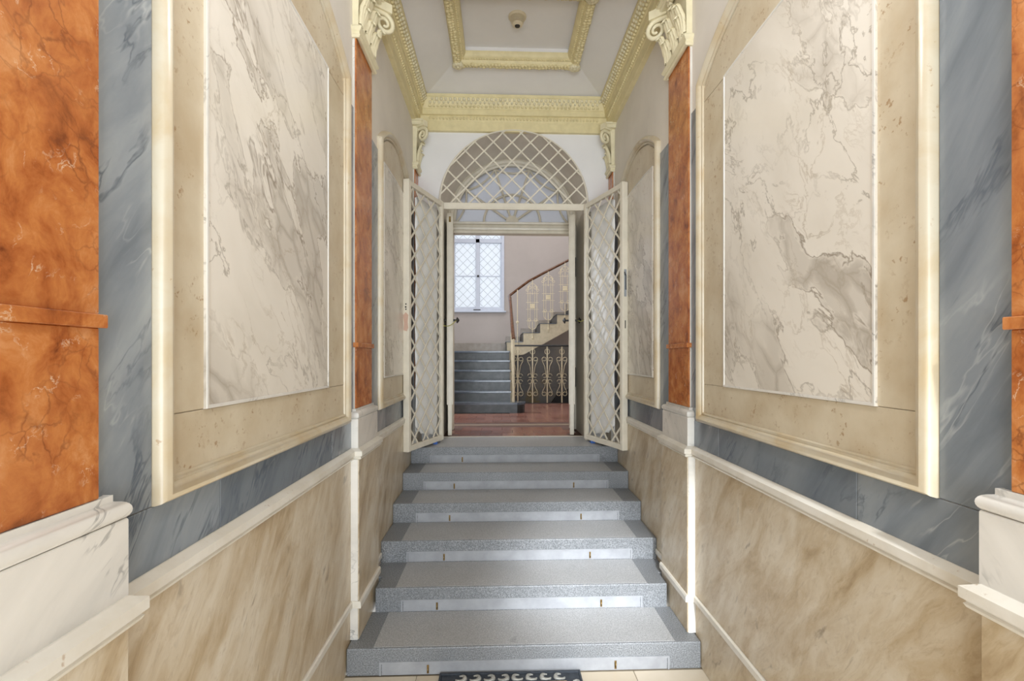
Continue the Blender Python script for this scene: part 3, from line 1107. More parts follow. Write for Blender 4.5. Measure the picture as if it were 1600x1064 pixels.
GW, GH = 0.705, 2.375
for s in (-1, 1):
    nm = SIDE[s]
    hx, hy = s * 0.726, 4.926
    fx, fy = s * 0.950, 4.288
    ang = math.atan2(fy - hy, fx - hx)
    g = thing('gate_leaf', 'open ivory diamond lattice gate leaf standing against the %s wall' % nm, 'gate', (hx, hy, 0.925), ang, 'lattice gate leaves')
    # local x from hinge to free edge; local y towards the passage is n
    n = 1 if s < 0 else -1          # +y local is to the left of the direction; passage side
    lm = lambda u, v, h: (u, h, v)
    MB().box(0.0, 0.035, -0.02, 0.02, 0, GH, 0.003).build('hinge_stile', 'paint', g, local=True)
    fsl = MB().box(GW - 0.045, GW, -0.028, 0.028, 0, GH, 0.004).build('free_stile', 'paint', g, local=True)
    MB().box(0.035, GW - 0.045, -0.018, 0.018, GH - 0.045, GH, 0.003).build('top_rail', 'paint', g, local=True)
    MB().box(0.035, GW - 0.045, -0.018, 0.018, 0.0, 0.05, 0.003).build('bottom_rail', 'paint', g, local=True)
    w_, h_ = GW - 0.08, GH - 0.095
    for d in (1, -1):
        for i in range(-16, 22):
            x0 = 0.105 + 0.205 * i
            r = clip_rect(x0, 0.06, d, w_, h_)
            if not r:
                continue
            m = MB()
            flat_bar(m, (r[0][0] + 0.035, r[0][1] + 0.05), (r[1][0] + 0.035, r[1][1] + 0.05), 0.017, 0.006, lm, -0.006 if d > 0 else 0.0)
            m.build('lattice_bar', 'paint', g, local=True)
    # milky plastic sheet tied behind the lattice, short of the free edge
    vs, fs = [], []
    NX, NZ = 10, 30
    off = -n * 0.012
    for j in range(NZ + 1):
        for i in range(NX + 1):
            u = 0.045 + 0.46 * i / NX
            z = 0.075 + (GH - 0.18) * j / NZ
            if j == NZ:
                z += 0.028 * abs(math.cos(i * PI / 2.2))
            if j == 0:
                z += (0.11 * max(0, (i - 6) / 4)) + 0.015 * math.sin(i * 2.1)
            wv = 0.004 * math.sin(u * 28 + z * 6) + 0.003 * math.sin(z * 22 - u * 9)
            vs.append((u, off - n * (0.006 + wv), z))
    for j in range(NZ):
        for i in range(NX):
            a = j * (NX + 1) + i
            fs.append((a, a + 1, a + NX + 2, a + NX + 1))
    sh = MB().add(vs, fs).build('plastic_sheet', 'sheet', g, 80, local=True, label='milky translucent plastic sheet tied behind the lattice')
    sm = sh.modifiers.new('thick', 'SOLIDIFY')
    sm.thickness = 0.0015
    # hinges
    for z in (0.25, 1.2, 2.1):
        m = MB()
        m.tube([(-0.006, 0, z), (-0.006, 0, z + 0.09)], 0.010, 8)
        m.build('hinge', 'paint', g, local=True)
    if s < 0:
        m = MB()
        pts = [(-0.022, 1.06), (0.010, 1.05), (0.024, 1.08), (0.018, 1.13), (0.025, 1.19), (0.0, 1.215), (-0.024, 1.19), (-0.016, 1.12)]
        m.prism(pts, GW - 0.001, GW + 0.0025, lambda u, v, h: (h, u, v))
        q = m.build('tape_patch', 'tape', fsl, local=True, label='torn tape remains on the stile')
        for i, z in enumerate((1.235, 1.255, 1.28)):
            MB().box(GW - 0.001, GW + 0.002, -0.004 - 0.004 * (i % 2), 0.006, z, z + 0.012).build('lock_slot', 'iron', fsl, local=True)
    else:
        m = MB()
        m.box(GW - 0.001, GW + 0.0025, -0.012, 0.012, 1.36, 1.60)
        m.build('lock_plate', 'grey_lead', fsl, local=True)
        m = MB()
        m.tube([(GW + 0.004, 0.004, 1.42), (GW + 0.006, 0.002, 1.50), (GW + 0.008, 0.0, 1.545), (GW + 0.014, -0.010, 1.555), (GW + 0.010, -0.014, 1.575)], 0.005, 6)
        m.build('lock_bolt', 'iron', fsl, local=True)
        MB().box(GW - 0.001, GW + 0.002, -0.004, 0.004, 1.08, 1.15).build('lock_slot', 'iron', fsl, local=True)

# blue wedges holding the leaves
for s in (-1, 1):
    wx, wy = s * 0.775, 4.83
    m = MB().prism([(0, 0), (0.10, 0), (0.10, 0.004), (0.0, 0.026)], -0.02, 0.02, lambda u, v, h: (wx + h * 1.0, wy + u - 0.05, 0.9012 + v))
    tag(m.build('door_wedge', 'blue'), 'small blue plastic wedge under the %s gate leaf' % SIDE[s], 'wedge', 'blue wedges under the gate')

# ================================================================== DOOR WITH FANLIGHT
DY = 5.74
door = thing('door_1', 'ivory double door with round-arched frosted fanlight, both leaves open', 'door', (0, DY, FL2), 0, None, 'structure')
TZ0, TZ1 = 3.215, 3.345
for s in (-1, 1):
    MB().box(s * 0.690, s * 0.758, DY, DY + 0.13, FL2, TZ1, 0.003).build('door_jamb', 'doorpaint', door)
tr_ = [(0, 0.0), (0, -0.012), (0.03, -0.012), (0.036, -0.03), (0.06, -0.036), (0.066, -0.02), (0.095, -0.02), (0.10, -0.045), (0.122, -0.05), (0.13, -0.03), (0.13, 0.0), (0.13, 0.1), (0, 0.1)]
MB().sweep([(-0.755, TZ0), (0.755, TZ0)], [(a, DY + 0.03 + h) for a, h in tr_], XZ).build('transom', 'doorpaint', door)
FR = 0.665
fan = MB().sweep(arc(0, TZ1, 0.757, PI, 0, 40), [(0, DY + 0.10), (0, DY), (-0.025, DY - 0.012), (-0.035, DY), (-0.06, DY + 0.004), (-0.07, DY + 0.018), (-0.092, DY + 0.022), (-0.092, DY + 0.10)], XZ).build('fanlight_frame', 'doorpaint', door, 40)
gp = arc(0, TZ1, FR + 0.02, PI, 0, 40)
MB().prism(gp, DY + 0.060, DY + 0.066, XZ).build('fanlight_pane', 'fanglass', door)
AN = [18, 54, 90, 126, 162]
AN = [35, 72, 108, 145]


def fp(r, a):
    a = math.radians(a)
    return (r * math.cos(a), TZ1 + r * math.sin(a))


def glaz(pts, w, name='glazing_bar'):
    m = MB()
    m.sweep(pts, [(-w / 2, DY + 0.072), (-w / 2, DY + 0.045), (-w / 5, DY + 0.036), (w / 5, DY + 0.036), (w / 2, DY + 0.045), (w / 2, DY + 0.072)], XZ)
    return m.build(name, 'doorpaint', fan, 40)


for a in AN:
    glaz([fp(0.05, a), fp(FR + 0.01, a)], 0.026)
glaz(arc(0, TZ1, 0.335, PI, 0, 28), 0.026)
for a0, a1 in ((0, 35), (35, 72), (72, 108), (108, 145), (145, 180)):
    p0_, p1_ = Vector(fp(FR, a0)), Vector(fp(FR, a1))
    mid = (p0_ + p1_) / 2 * 1.0
    inn = Vector(fp(FR * (0.88 if a1 - a0 > 36 else 0.885), (a0 + a1) / 2))
    pts = []
    for i in range(11):
        t = i / 10
        pts.append(tuple(p0_ * (1 - t) ** 2 + (inn * 2 - mid) * 2 * t * (1 - t) + p1_ * t * t))
    glaz(pts, 0.022, 'scallop_bar')
MB().prism([(0.07, TZ1 - 0.005)] + arc(0, TZ1, 0.075, 0, PI, 14) + [(-0.07, TZ1 - 0.005)], DY - 0.0, DY + 0.07, XZ).build('fan_boss', 'doorpaint', fan)

LT = 3.30
for s in (-1, 1):
    hx, hy = (-0.735, DY + 0.04) if s < 0 else (0.712, DY + 0.04)
    fx, fy = (-0.680, 5.25) if s < 0 else (0.634, 5.25)
    L = math.hypot(fx - hx, fy - hy)
    ang = math.atan2(fy - hy, fx - hx)
    lf = MB().box(0, L, -0.022, 0.022, 0.012, LT - FL2, 0.003).build('door_leaf', 'doorpaint', door, local=True)
    lf.location = (hx, hy - DY, 0)
    lf.rotation_euler = (0, 0, ang)
    for q in (-1, 1):
        for za, zb in ((0.34, 1.05), (1.15, 2.25)):
            m = MB()
            lm = lambda u, v, h, q=q: (u, q * h, v)
            m.sweep([(0.08, za), (L - 0.08, za), (L - 0.08, zb), (0.08, zb)], [(0, 0.02), (0.008, 0.034), (0.022, 0.036), (0.032, 0.02)], lm, closed=True)
            m.build('leaf_moulding', 'doorpaint', lf, 40, local=True)
        MB().box(L - 0.035, L - 0.002, q * 0.02, q * 0.034, 0.34, LT - FL2 - 0.002, 0.003).build('meeting_bead', 'doorpaint', lf, local=True)
        m = MB()
        kx, kz = L - 0.06, 1.253
        m.lathe([(0.030, 0.0), (0.028, 0.008), (0.011, 0.012), (0.010, 0.045), (0.034, 0.052), (0.034, 0.058), (0.018, 0.072), (0.004, 0.080)],
                lambda a, b, h, q=q: (kx + a, q * (0.022 + h), kz + b), 14)
        m.build('door_knob', 'iron', lf, 40, local=True, label='black iron door knob')
    qo = 1 if s > 0 else -1
    # tall black hinges on the outer side
    for za in (0.50, 1.80):
        m = MB()
        m.tube([(0.10, -qo * 0.0, za), (0.10, 0, za + 0.24)], 0.004, 6)
        m = MB().box(0.02, 0.05, qo * 0.022, qo * 0.048, za, za + 0.235, 0.006)
        m.build('strap_hinge', 'iron', lf, local=True)
    if s < 0:
        MB().box(L - 0.001, L + 0.0015, -0.012, 0.010, 2.30, 2.36).build('strike_plate', 'brass', lf, local=True)

# cords holding the leaves to the gate
for s, a, b in ((-1, (-0.615, 5.31, 2.155), (-0.722, 4.93, 2.07)), (1, (0.70, 5.31, 2.16), (0.732, 4.93, 2.16))):
    A, B_ = Vector(a), Vector(b)
    pts = []
    for i in range(10):
        t = i / 9
        p = A.lerp(B_, t)
        p.z -= 0.03 * math.sin(PI * t)
        pts.append(p)
    m = MB().tube(pts, 0.004, 6)
    lp = [(B_.x + 0.0 + 0.016 * math.cos(k), B_.y + 0.022 * math.sin(k), B_.z + 0.004 * math.sin(2 * k)) for k in [2 * PI * i / 14 for i in range(14)]]
    m.tube(lp, 0.004, 6, True)
    tag(m.build('cord', 'cord'), 'thin yellow-green cord tied from the %s door knob to the gate' % SIDE[s], 'cord', 'cords tying the door')

# ================================================================== STAIR HALL
HX0, HX1, HY1 = -2.4, 3.4, 10.4
fh = struct('floor_hall', MB().box(HX0, HX1, 5.21, 9.0, 0.70, FL2 - 0.004).box(HX0, 0.1, 9.0, HY1, 0.70, FL2 - 0.004), 'redgrout',
            'reddish terracotta tiled floor of the stair hall', 'floor')
tsz = 0.24
tmesh = MB().box(-tsz / 2 + .002, tsz / 2 - .002, -tsz / 2 + .002, tsz / 2 - .002, -0.006, 0.0, 0.0015).mesh('floor_tile')
tmesh.materials.append(MAT['tile'])
for j in range(16):
    y = 5.34 + tsz * j
    if abs(y - 6.20) < 0.16:
        continue
    for i in range(-6, 9):
        x = tsz * (i + 0.5 * (j % 2))
        if y < 5.95 and abs(x) > 0.62:
            continue
        if x > 1.6 or x < -1.3:
            continue
        if y > 7.4 and x < -0.05:
            continue
        o = bpy.data.objects.new('floor_tile', tmesh)
        C.objects.link(o)
        o.parent = fh
        o.location = (x, y, FL2)
MB().box(-1.4, 1.8, 6.115, 6.215, FL2 - 0.006, FL2 + 0.0005).build('floor_band', 'band', fh)
MB().box(-0.752, 0.752, 5.205, 5.235, FL2 - 0.02, FL2 + 0.006, 0.002).build('threshold_strip', 'rail', fh)

# far wall with a window opening, lower grey basement paint in the stair well
WX0, WX1, WZ0, WZ1 = -1.18, -0.055, 2.745, 4.95
mb = MB()
mb.box(HX0 - .2, WX0, HY1, HY1 + 0.3, -1.2, 6.6)
mb.box(WX1, HX1 + .2, HY1, HY1 + 0.3, -1.2, 6.6)
mb.box(WX0, WX1, HY1, HY1 + 0.3, -1.2, WZ0)
mb.box(WX0, WX1, HY1, HY1 + 0.3, WZ1, 6.6)
wf = struct('wall_far', mb, 'hallwall', 'pale mauve plaster far wall of the stair hall', 'wall')
MB().box(0.1, HX1, HY1 - 0.02, HY1 - 0.001, -1.1, 2.0).build('basement_paint', 'lower', wf)
MB().box(HX0, 0.12, HY1 - 0.025, HY1 - 0.001, 1.86, 2.06, 0.004).build('stone_skirting', 'skirting', wf)
struct('wall_hall_left', MB().box(HX0 - 0.2, HX0, 5.9, HY1, 0.7, 2.0).box(HX0 - 0.2, HX0, 5.9, HY1, 4.4, 6.6).box(HX0 - 0.2, HX0, 5.9, 6.5, 2, 4.4).box(HX0 - 0.2, HX0, 8.7, HY1, 2, 4.4),
       'hallwall', 'mauve plaster left wall of the stair hall', 'wall')
struct('wall_hall_right', MB().box(HX1, HX1 + 0.2, 5.9, HY1, -1.2, 6.6), 'hallwall', 'mauve plaster right wall of the stair hall', 'wall')
struct('wall_hall_front', MB().box(HX0, -1.3, 5.7, 5.9, 0.7, 6.6).box(1.3, HX1, 5.7, 5.9, 0.7, 6.6).box(-1.3, 1.3, 5.75, 5.9, 5.0, 6.6), 'hallwall',
       'mauve plaster wall of the stair hall beside the doorway', 'wall')
struct('ceiling_hall', MB().box(HX0 - .2, HX1 + .2, 5.7, HY1 + .3, 6.6, 6.8), 'ceilplaster', 'plaster ceiling of the stair hall', 'ceiling')
struct('wall_cellar', MB().box(0.1, HX1, 8.9, 8.99, -1.2, 0.69).box(0.0, 0.1, 9.0, HY1, -1.2, 0.9).box(0.1, HX1, 8.99, HY1, -1.25, -1.2), 'cellar', 'dark walls of the cellar stair well', 'wall')

# ---- window
win = thing('window_1', 'pale blue-white casement window with diamond lattice in the stair hall', 'window', ((WX0 + WX1) / 2, HY1 + 0.1, WZ0), 0, None, 'structure')
WY = HY1 + 0.03
fr = MB().sweep([(WX0, WZ0), (WX1, WZ0), (WX1, WZ1), (WX0, WZ1)], [(0, WY + 0.06), (0, WY - 0.05), (0.05, WY - 0.05), (0.06, WY - 0.03), (0.075, WY - 0.03), (0.085, WY), (0.085, WY + 0.06)], XZ, closed=True)
fr.build('window_frame', 'winpaint', win)
MXC = (WX0 + WX1) / 2
ZT = 4.235
MB().box(MXC - 0.045, MXC + 0.045, WY - 0.05, WY + 0.06, WZ0 + 0.05, WZ1 - 0.05, 0.006).build('mullion', 'winpaint', win)
MB().box(WX0 + 0.05, WX1 - 0.05, WY - 0.05, WY + 0.06, ZT - 0.05, ZT + 0.04, 0.006).build('window_transom', 'winpaint', win)
MB().box(WX0 - 0.04, WX1 + 0.04, HY1 - 0.06, HY1 + 0.02, WZ0 - 0.035, WZ0 - 0.002, 0.004).build('window_sill', 'winpaint', win)
MB().box(MXC - 0.012, MXC + 0.03, WY - 0.062, WY - 0.05, 3.46, 3.50, 0.002).build('window_latch', 'iron', win)
MB().box(MXC - 0.09, MXC + 0.06, WY - 0.062, WY - 0.048, WZ0 + 0.012, WZ0 + 0.03, 0.002).build('window_latch', 'iron', win)
cells = []
for xa, xb in ((WX0 + 0.085, MXC - 0.045), (MXC + 0.045, WX1 - 0.085)):
    for za, zb in ((WZ0 + 0.085, 3.475), (3.495, ZT - 0.05), (ZT + 0.04, WZ1 - 0.085)):
        cells.append((xa, xb, za, zb))
    MB().box(xa, xb, WY - 0.012, WY + 0.02, 3.475, 3.495).build('glazing_bar', 'winpaint', win)
for xa, xb, za, zb in cells:
    pn = MB().box(xa - 0.005, xb + 0.005, WY + 0.012, WY + 0.018, za - 0.005, zb + 0.005).build('window_pane', 'pane', win)
    for d in (1, -1):
        for i in range(-8, 14):
            r = clip_rect(0.075 + 0.18 * i, 0.0, d, xb - xa, zb - za)
            if r:
                m = MB()
                flat_bar(m, (r[0][0] + xa, r[0][1] + za), (r[1][0] + xa, r[1][1] + za), 0.0055, 0.004, XZ, WY + 0.004 if d > 0 else WY + 0.008)
                m.build('lattice_bar', 'grey_lead', pn)

# ---- lower flight
S0, ST, SR = 7.46, 0.225, 0.161
hs_ = thing('hall_staircase', 'short dark polished stone flight rising to the window landing', 'stairs', (-1.2, S0, FL2))
for k in range(6):
    z1 = FL2 + SR * (k + 1)
    y0 = S0 + ST * k
    y1 = y0 + ST + 0.03 if k < 5 else HY1 - 0.03
    x1 = 0.02 if k else 0.235
    sp = MB().box(HX0 + 0.01, x1, y0, y1, z1 - SR - 0.01, z1 - 0.032)
    if k == 0:
        sp = MB().prism([(HX0 + .01, y0)] + [(0.12, y0)] + [(q[0], q[1]) for q in arc(0.12, y0 + 0.12, 0.12, -PI / 2, PI / 2, 8)] + [(HX0 + .01, y0 + 0.24)], z1 - SR - 0.0, z1 - 0.032, XY)
    so = sp.build('stair_step', 'darkgranite', hs_)
    if k == 0:
        tp = MB().prism([(HX0 + .01, y0 - 0.02)] + [(0.12, y0 - 0.02)] + [(q[0], q[1]) for q in arc(0.12, y0 + 0.12, 0.14, -PI / 2, PI / 2, 8)] + [(HX0 + .01, y0 + 0.26)], z1 - 0.032, z1, XY)
    else:
        tp = MB().box(HX0 + 0.01, x1 + 0.015, y0 - 0.022, y1, z1 - 0.032, z1, 0.005)
    tp.build('stair_tread', 'sheentread', so)
MB().box(-2.38, 0.02, 8.6, HY1 - 0.03, 1.5, 1.83).build('landing_slab', 'darkgranite', hs_)
MB().box(0.02, 0.055, S0 + 0.26, 9.0, FL2 + 0.0, 1.05).build('side_string', 'string', hs_)
for k in range(1, 6):
    MB().box(0.021, 0.056, S0 + ST * k + 0.02, 9.2, FL2 + SR * k - 0.03, FL2 + SR * (k + 1) - 0.036).build('side_string', 'string', hs_)

# ---- upper flight rising to the right
FYA, FYB = 9.22, HY1 - 0.03
G2, R2 = 0.32, 0.174
uf = thing('upper_stair_flight', 'cream stone stair flight climbing to the right above the cellar railing', 'stairs', (0.1, FYA, 1.86))
for k in range(8):
    xa = -0.02 + G2 * k
    zt = 1.866 + R2 * (k + 1)
    zb0 = max(1.80, 1.866 + R2 * k - 0.06) if k else 1.84
    pts = [(xa, zt), (xa + G2, zt), (xa + G2, 1.815 + (xa + G2 - 0.32) * 0.545), (max(xa, 0.0), max(1.78, 1.815 + (xa - 0.32) * 0.545))]
    so = MB().prism(pts, FYA, FYB, XZ).build('stair_step', 'string', uf)
    MB().box(xa - 0.025, xa + G2 - 0.02, FYA - 0.012, FYB, zt, zt + 0.012, 0.003).build('stair_tread', 'sheentread', so)
    MB().box(xa - 0.002, xa + 0.006, FYA + 0.02, FYB, zt - R2 + 0.012, zt - 0.002).build('stair_riser', 'darkgranite', so)
    MB().box(xa, xa + G2 - 0.02, FYB - 0.01, FYB + 0.02, zt + 0.012, zt + 0.16, 0.002).build('step_skirting', 'skirting', so)

# ---- stair railing (newel, wooden handrail, wrought-iron panels)
sr = thing('stair_railing', 'brown wooden handrail on ornate cream wrought-iron panels, curving up to the right', 'railing', (0.06, S0 + 0.1, FL2 + SR))
RX = 0.045
pts = [(RX + 0.02, S0 + 0.02, 2.035), (RX + 0.018, S0 + 0.07, 2.06)]
for i in range(1, 9):
    t = i / 8
    pts.append((RX + 0.015 - 0.02 * t, S0 + 0.07 + 1.50 * t, 2.06 + 0.80 * t))
cvs = [(0.03, 9.16, 2.90), (0.045, 9.22, 2.93), (0.09, 9.245, 2.965), (0.19, 9.25, 3.045), (0.40, 9.25, 3.20), (0.70, 9.25, 3.365), (1.15, 9.25, 3.60), (1.6, 9.25, 3.84), (2.2, 9.25, 4.16)]
pts += cvs
rl = MB()
path = [Vector(p) for p in pts]
vs, fs = [], []
for i, p in enumerate(path):
    a = path[max(0, i - 1)]
    b = path[min(len(path) - 1, i + 1)]
    tn = (b - a).normalized()
    sd = Vector((tn.y, -tn.x, 0))
    sd = sd.normalized() if sd.length > 1e-5 else Vector((1, 0, 0))
    up = sd.cross(tn).normalized()
    for k in range(10):
        an = 2 * PI * k / 10
        vs.append(p + sd * 0.030 * math.cos(an) + up * (0.024 * math.sin(an)))
    if i:
        for k in range(10):
            u = (k + 1) % 10
            fs.append((10 * (i - 1) + k, 10 * i + k, 10 * i + u, 10 * (i - 1) + u))
fs += [tuple(range(10)), tuple(range(10 * (len(path) - 1), 10 * len(path)))]
rl.add(vs, fs).build('handrail', 'wood', sr, 50)
MB().box(RX, RX + 0.036, S0 + 0.02, S0 + 0.056, FL2 + SR, 2.045, 0.004).build('newel_post', 'grille', sr)
for k in range(1, 6):
    y = S0 + ST * k + 0.10
    zt = 2.06 + 0.80 * (y - S0 - 0.07) / 1.5 - 0.02
    m = MB()
    m.tube([(RX + 0.012, y, FL2 + SR * (k + 1) - 0.09), (RX + 0.012, y, zt)], 0.008, 6)
    m.box(RX - 0.03, RX + 0.02, y - 0.012, y + 0.012, FL2 + SR * (k + 1) - 0.09, FL2 + SR * (k + 1) - 0.07)
    m.build('baluster', 'grille', sr)


def scroll(cx, cz, r, a0, turns, sgn, y, n=16):
    return [(cx + sgn * r * (1 - 0.6 * i / n) * math.cos(a0 + turns * 2 * PI * i / n), y, cz + r * (1 - 0.6 * i / n) * math.sin(a0 + turns * 2 * PI * i / n)) for i in range(n + 1)]


def rail_z(x):
    q = [(0.03, 2.9), (0.09, 2.965), (0.19, 3.045), (0.40, 3.20), (0.70, 3.365), (1.15, 3.60), (1.6, 3.84), (2.2, 4.16)]
    for (a, za), (b, zb) in zip(q[:-1], q[1:]):
        if a <= x <= b:
            return za + (zb - za) * (x - a) / (b - a)
    return q[-1][1]


PY = 9.215
m = MB()
m.tube([(0.185, PY, 1.95), (0.185, PY, rail_z(0.185) - 0.01)], 0.008, 6)
m.build('baluster', 'grille', sr)
m = MB()
m.blob((0.185, PY, 2.42), 0.03, (1, 0.4, 1.0), 2)
m.build('baluster_disc', 'grille', sr)
for i, xc in enumerate((0.47, 0.77, 1.09, 1.41)):
    zb = 1.866 + R2 * (2 + i) + 0.012
    zt = rail_z(xc) - 0.015
    m = MB()
    m.tube([(xc, PY, zb - 0.16), (xc, PY, zb + 0.20)], 0.007, 6)
    m.blob((xc, PY - 0.008, zb - 0.10), 0.02, (0.9, 0.6, 1.6), 1)
    for sg in (-1, 1):
        for q, rr in ((0.055, 0.06), (0.085, 0.09)):
            m.tube([(xc + sg * q * math.sin(t * PI / 2 / 6), PY, zb + 0.06 + q - q * math.cos(t * PI / 2 / 6)) for t in range(7)] + [(xc + sg * q, PY, zb + 0.20)], 0.005, 5)
        m.tube([(xc + sg * 0.085, PY, zb + 0.20), (xc + sg * 0.085, PY, zt - 0.16)], 0.0055, 5)
        m.tube([(xc + sg * 0.045, PY, zb + 0.20), (xc + sg * 0.045, PY, zt - 0.22)], 0.0045, 5)
        m.tube(scroll(xc + sg * 0.055, zt - 0.15, 0.04, 0.0, 1.3, sg, PY), 0.005, 5)
        m.tube(scroll(xc + sg * 0.10, zt - 0.20, 0.03, PI, -1.2, sg, PY), 0.0045, 5)
        m.tube(scroll(xc + sg * 0.06, zb + 0.24, 0.035, 0.0, -1.3, sg, PY), 0.0045, 5)
        m.tube([(xc + sg * 0.085 * math.cos(t * PI / 2 / 6), PY, zt - 0.16 + 0.085 * math.sin(t * PI / 2 / 6)) for t in range(7)], 0.005, 5)
    m.tube([(xc, PY, zt - 0.28), (xc, PY, zt)], 0.006, 6)
    m.blob((xc, PY, zt - 0.04), 0.012, (1, 1, 1.4), 1)
    for z in (zb + 0.22, (zb + zt) / 2 - 0.06, (zb + zt) / 2 + 0.07, zt - 0.26):
        m.tube([(xc - 0.12, PY, z), (xc + 0.12, PY, z)], 0.004, 5)
    q = m.build('iron_panel', 'grille', sr)
    mz = (zb + zt) / 2
    MB().box(xc - 0.04, xc + 0.04, PY - 0.008, PY + 0.004, mz - 0.045, mz + 0.045, 0.006).build('medallion', 'grille', q)

# ---- cellar guard railing
GYR = 9.02
gr = thing('cellar_railing', 'cream scrolled iron railing with flat black top rail beside the hall stairs', 'railing', (0.6, GYR, FL2))
MB().box(0.09, 2.0, GYR - 0.025, GYR + 0.025, 1.955, 1.985, 0.006).build('top_rail', 'iron', gr)
MB().box(0.09, 2.0, GYR - 0.02, GYR + 0.02, FL2, FL2 + 0.012).build('bottom_rail', 'iron', gr)
for i in range(6):
    x = 0.185 + 0.273 * i
    q = MB().box(x - 0.011, x + 0.011, GYR - 0.011, GYR + 0.011, FL2 + 0.01, 1.957).build('rail_post', 'grille', gr)
    for sg in (-1, 1):
        for zc, fl_ in ((1.36, -1), (1.36, 1)):
            m = MB()
            pts = []
            base = 0.28 if fl_ < 0 else 0.36
            # lyre: from the collar at zc outwards to a scroll
            pts = [(x + sg * 0.014, GYR, zc + fl_ * 0.02), (x + sg * 0.05, GYR, zc + fl_ * (base - 0.12)), (x + sg * 0.092, GYR, zc + fl_ * (base - 0.035))]
            cx, cz, r = x + sg * 0.056, zc + fl_ * base, 0.042
            pts += [(cx + sg * r * (1 - 0.25 * t / 10) * math.cos(fl_ * (-0.6 + t * 0.62)), GYR, cz + r * (1 - 0.25 * t / 10) * math.sin(fl_ * (-0.6 + t * 0.62))) for t in range(11)]
            m.tube(pts, 0.0055, 5)
            cx, cz, r = x + sg * 0.052, zc + fl_ * 0.055, 0.036
            m.tube([(cx + sg * r * math.cos(t * 2 * PI / 12), GYR, cz + r * math.sin(t * 2 * PI / 12)) for t in range(11)], 0.005, 5)
            m.build('scroll', 'grille', q)
    m = MB()
    m.tube([(x + 0.045 * math.cos(t * 2 * PI / 16), GYR - 0.004, 1.86 + 0.05 * math.sin(t * 2 * PI / 16)) for t in range(16)], 0.005, 5, True)
    m.build('ring', 'grille', q)
# dark cellar stair parapet going down behind the railing
m = MB().prism([(0.75, 0.9 - 0.25), (1.0, 1.0), (1.45, 1.22), (2.4, 1.5), (2.4, -1.0), (0.75, -1.0)], 9.7, 9.85, XZ)
tag(m.build('cellar_parapet', 'cellar'), 'dark sloping parapet of the cellar stairs behind the scrolled railing', 'parapet')

# ================================================================== SMALL THINGS
# smoke detector
sd = thing('smoke_detector', 'round cream smoke detector on the ceiling coffer', 'detector', (0.0, 4.03, 4.57))
dm_ = lambda a, b, h: (a, 4.03 + b, 4.57 - h)
MB().lathe([(0.074, 0.0), (0.074, 0.012), (0.068, 0.020), (0.05, 0.022)], lambda a, b, h: (0.0 + a, 4.03 + b, 4.57 - h), 24).build('mount', 'plastic', sd, 40)
MB().lathe([(0.045, 0.02), (0.045, 0.05), (0.03, 0.056), (0.028, 0.07)], lambda a, b, h: (0.0 + a, 4.03 + b, 4.57 - h), 24).build('core', 'iron', sd, 40)
for i in range(4):
    h0 = 0.026 + 0.009 * i
    r = 0.056 - 0.002 * i
    MB().lathe([(r - 0.012, h0), (r, h0), (r, h0 + 0.005), (r - 0.012, h0 + 0.005)], lambda a, b, h: (a, 4.03 + b, 4.57 - h), 24).build('vent_ring', 'plastic', sd, 40)
MB().lathe([(0.046, 0.062), (0.042, 0.074), (0.026, 0.082)], lambda a, b, h: (a, 4.03 + b, 4.57 - h), 24).build('nose', 'plastic', sd, 40)
MB().lathe([(0.024, 0.080), (0.020, 0.087), (0.002, 0.090)], lambda a, b, h: (a, 4.03 + b, 4.57 - h), 16).build('sensor_eye', 'iron', sd, 40)

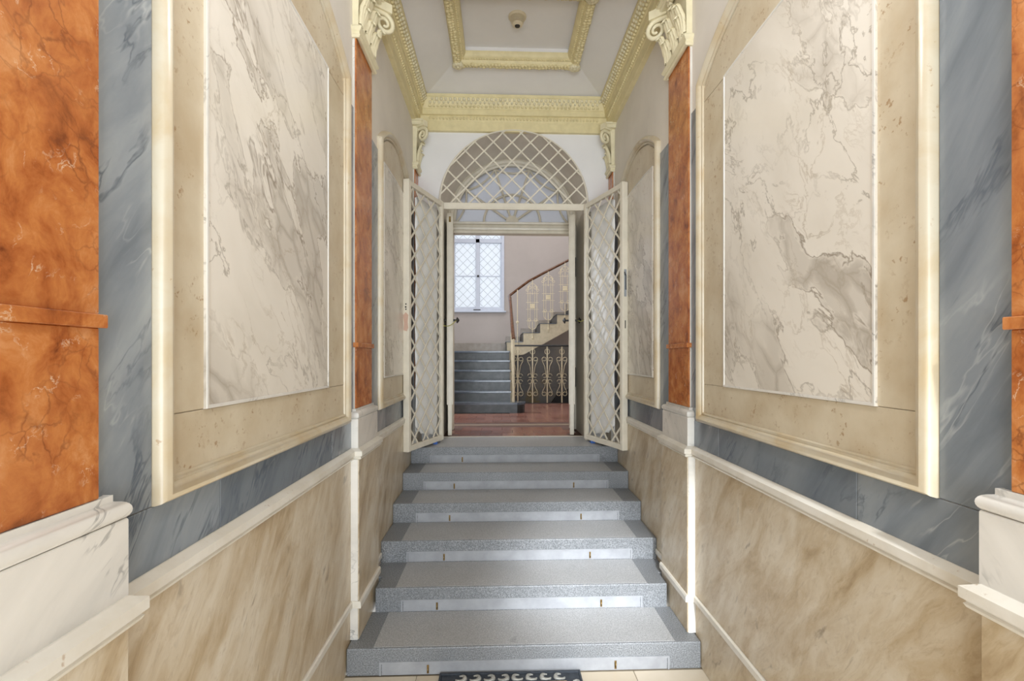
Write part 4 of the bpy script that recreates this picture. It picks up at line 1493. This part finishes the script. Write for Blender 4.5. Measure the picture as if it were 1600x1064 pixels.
# door mat
MX0, MX1, MY0, MY1 = -0.475, 0.30, 2.16, 2.685
mt = thing('door_mat', 'dark rubber door mat with scrolled border at the foot of the stairs', 'mat', (-0.087, 2.42, 0.0))
MB().box(MX0, MX1, MY0, MY1, 0.0, 0.012, 0.003).build('mat_base', 'rubber', mt)
MB().sweep([(MX0, MY0), (MX1, MY0), (MX1, MY1), (MX0, MY1)], [(0, 0.0), (0.002, 0.02), (0.012, 0.02), (0.014, 0.0)], XY, closed=True).build('mat_rim', 'rubber', mt)
MB().sweep([(MX0 + .075, MY0 + .075), (MX1 - .075, MY0 + .075), (MX1 - .075, MY1 - .075), (MX0 + .075, MY1 - .075)], [(0, 0.0), (0.002, 0.018), (0.008, 0.018), (0.01, 0.0)], XY, closed=True).build('mat_rim', 'rubber', mt)
MB().box(MX0 + 0.085, MX1 - 0.085, MY0 + 0.085, MY1 - 0.085, 0.010, 0.018, 0.002).build('coir_field', 'coir', mt)


def cscroll(cx, cy, r, flip):
    m = MB()
    pts, rad = [], []
    for i in range(15):
        t = i / 14
        a = -PI * 0.9 + t * 1.55 * PI
        rr = r * (1 - 0.35 * t)
        pts.append((cx + flip * rr * math.cos(a), cy + rr * math.sin(a), 0.0135))
        rad.append(0.0035 + 0.0085 * math.sin(PI * min(1, t * 1.1)) ** 0.7 if t < 0.9 else 0.004)
    m.tube(pts, rad, 6)
    return m.build('border_scroll', 'scroll', mt, 60)


n = 8
for row, cy in ((0, MY1 - 0.044), (1, MY0 + 0.044)):
    for i in range(n):
        cx = MX0 + 0.12 + (MX1 - MX0 - 0.24) * i / (n - 1)
        cscroll(cx, cy, 0.029, 1 if i < n / 2 else -1)
for col_, cx in ((0, MX0 + 0.044), (1, MX1 - 0.044)):
    for i in range(5):
        cscroll(cx, MY0 + 0.10 + (MY1 - MY0 - 0.20) * i / 4, 0.026, 1 if col_ else -1)

# lamp fitting added above the frame to house the fill light
ln = thing('fill_lamp_fitting', 'brass pendant fitting added out of view above the viewer to hold a fill light', 'lamp', (0, 1.3, 3.03))
MB().lathe([(0.05, 4.5), (0.055, 4.47), (0.012, 4.45)], lambda a, b, h: (a, 1.3 + b, h), 16).build('ceiling_rose', 'brass', ln, 40)
MB().tube([(0, 1.3, 3.45), (0, 1.3, 4.46)], 0.008, 8).build('fitting_rod', 'brass', ln)
MB().lathe([(0.07, 3.42), (0.10, 3.40), (0.10, 3.415), (0.02, 3.46)], lambda a, b, h: (a, 1.3 + b, h), 16).build('fitting_cap', 'brass', ln, 40)
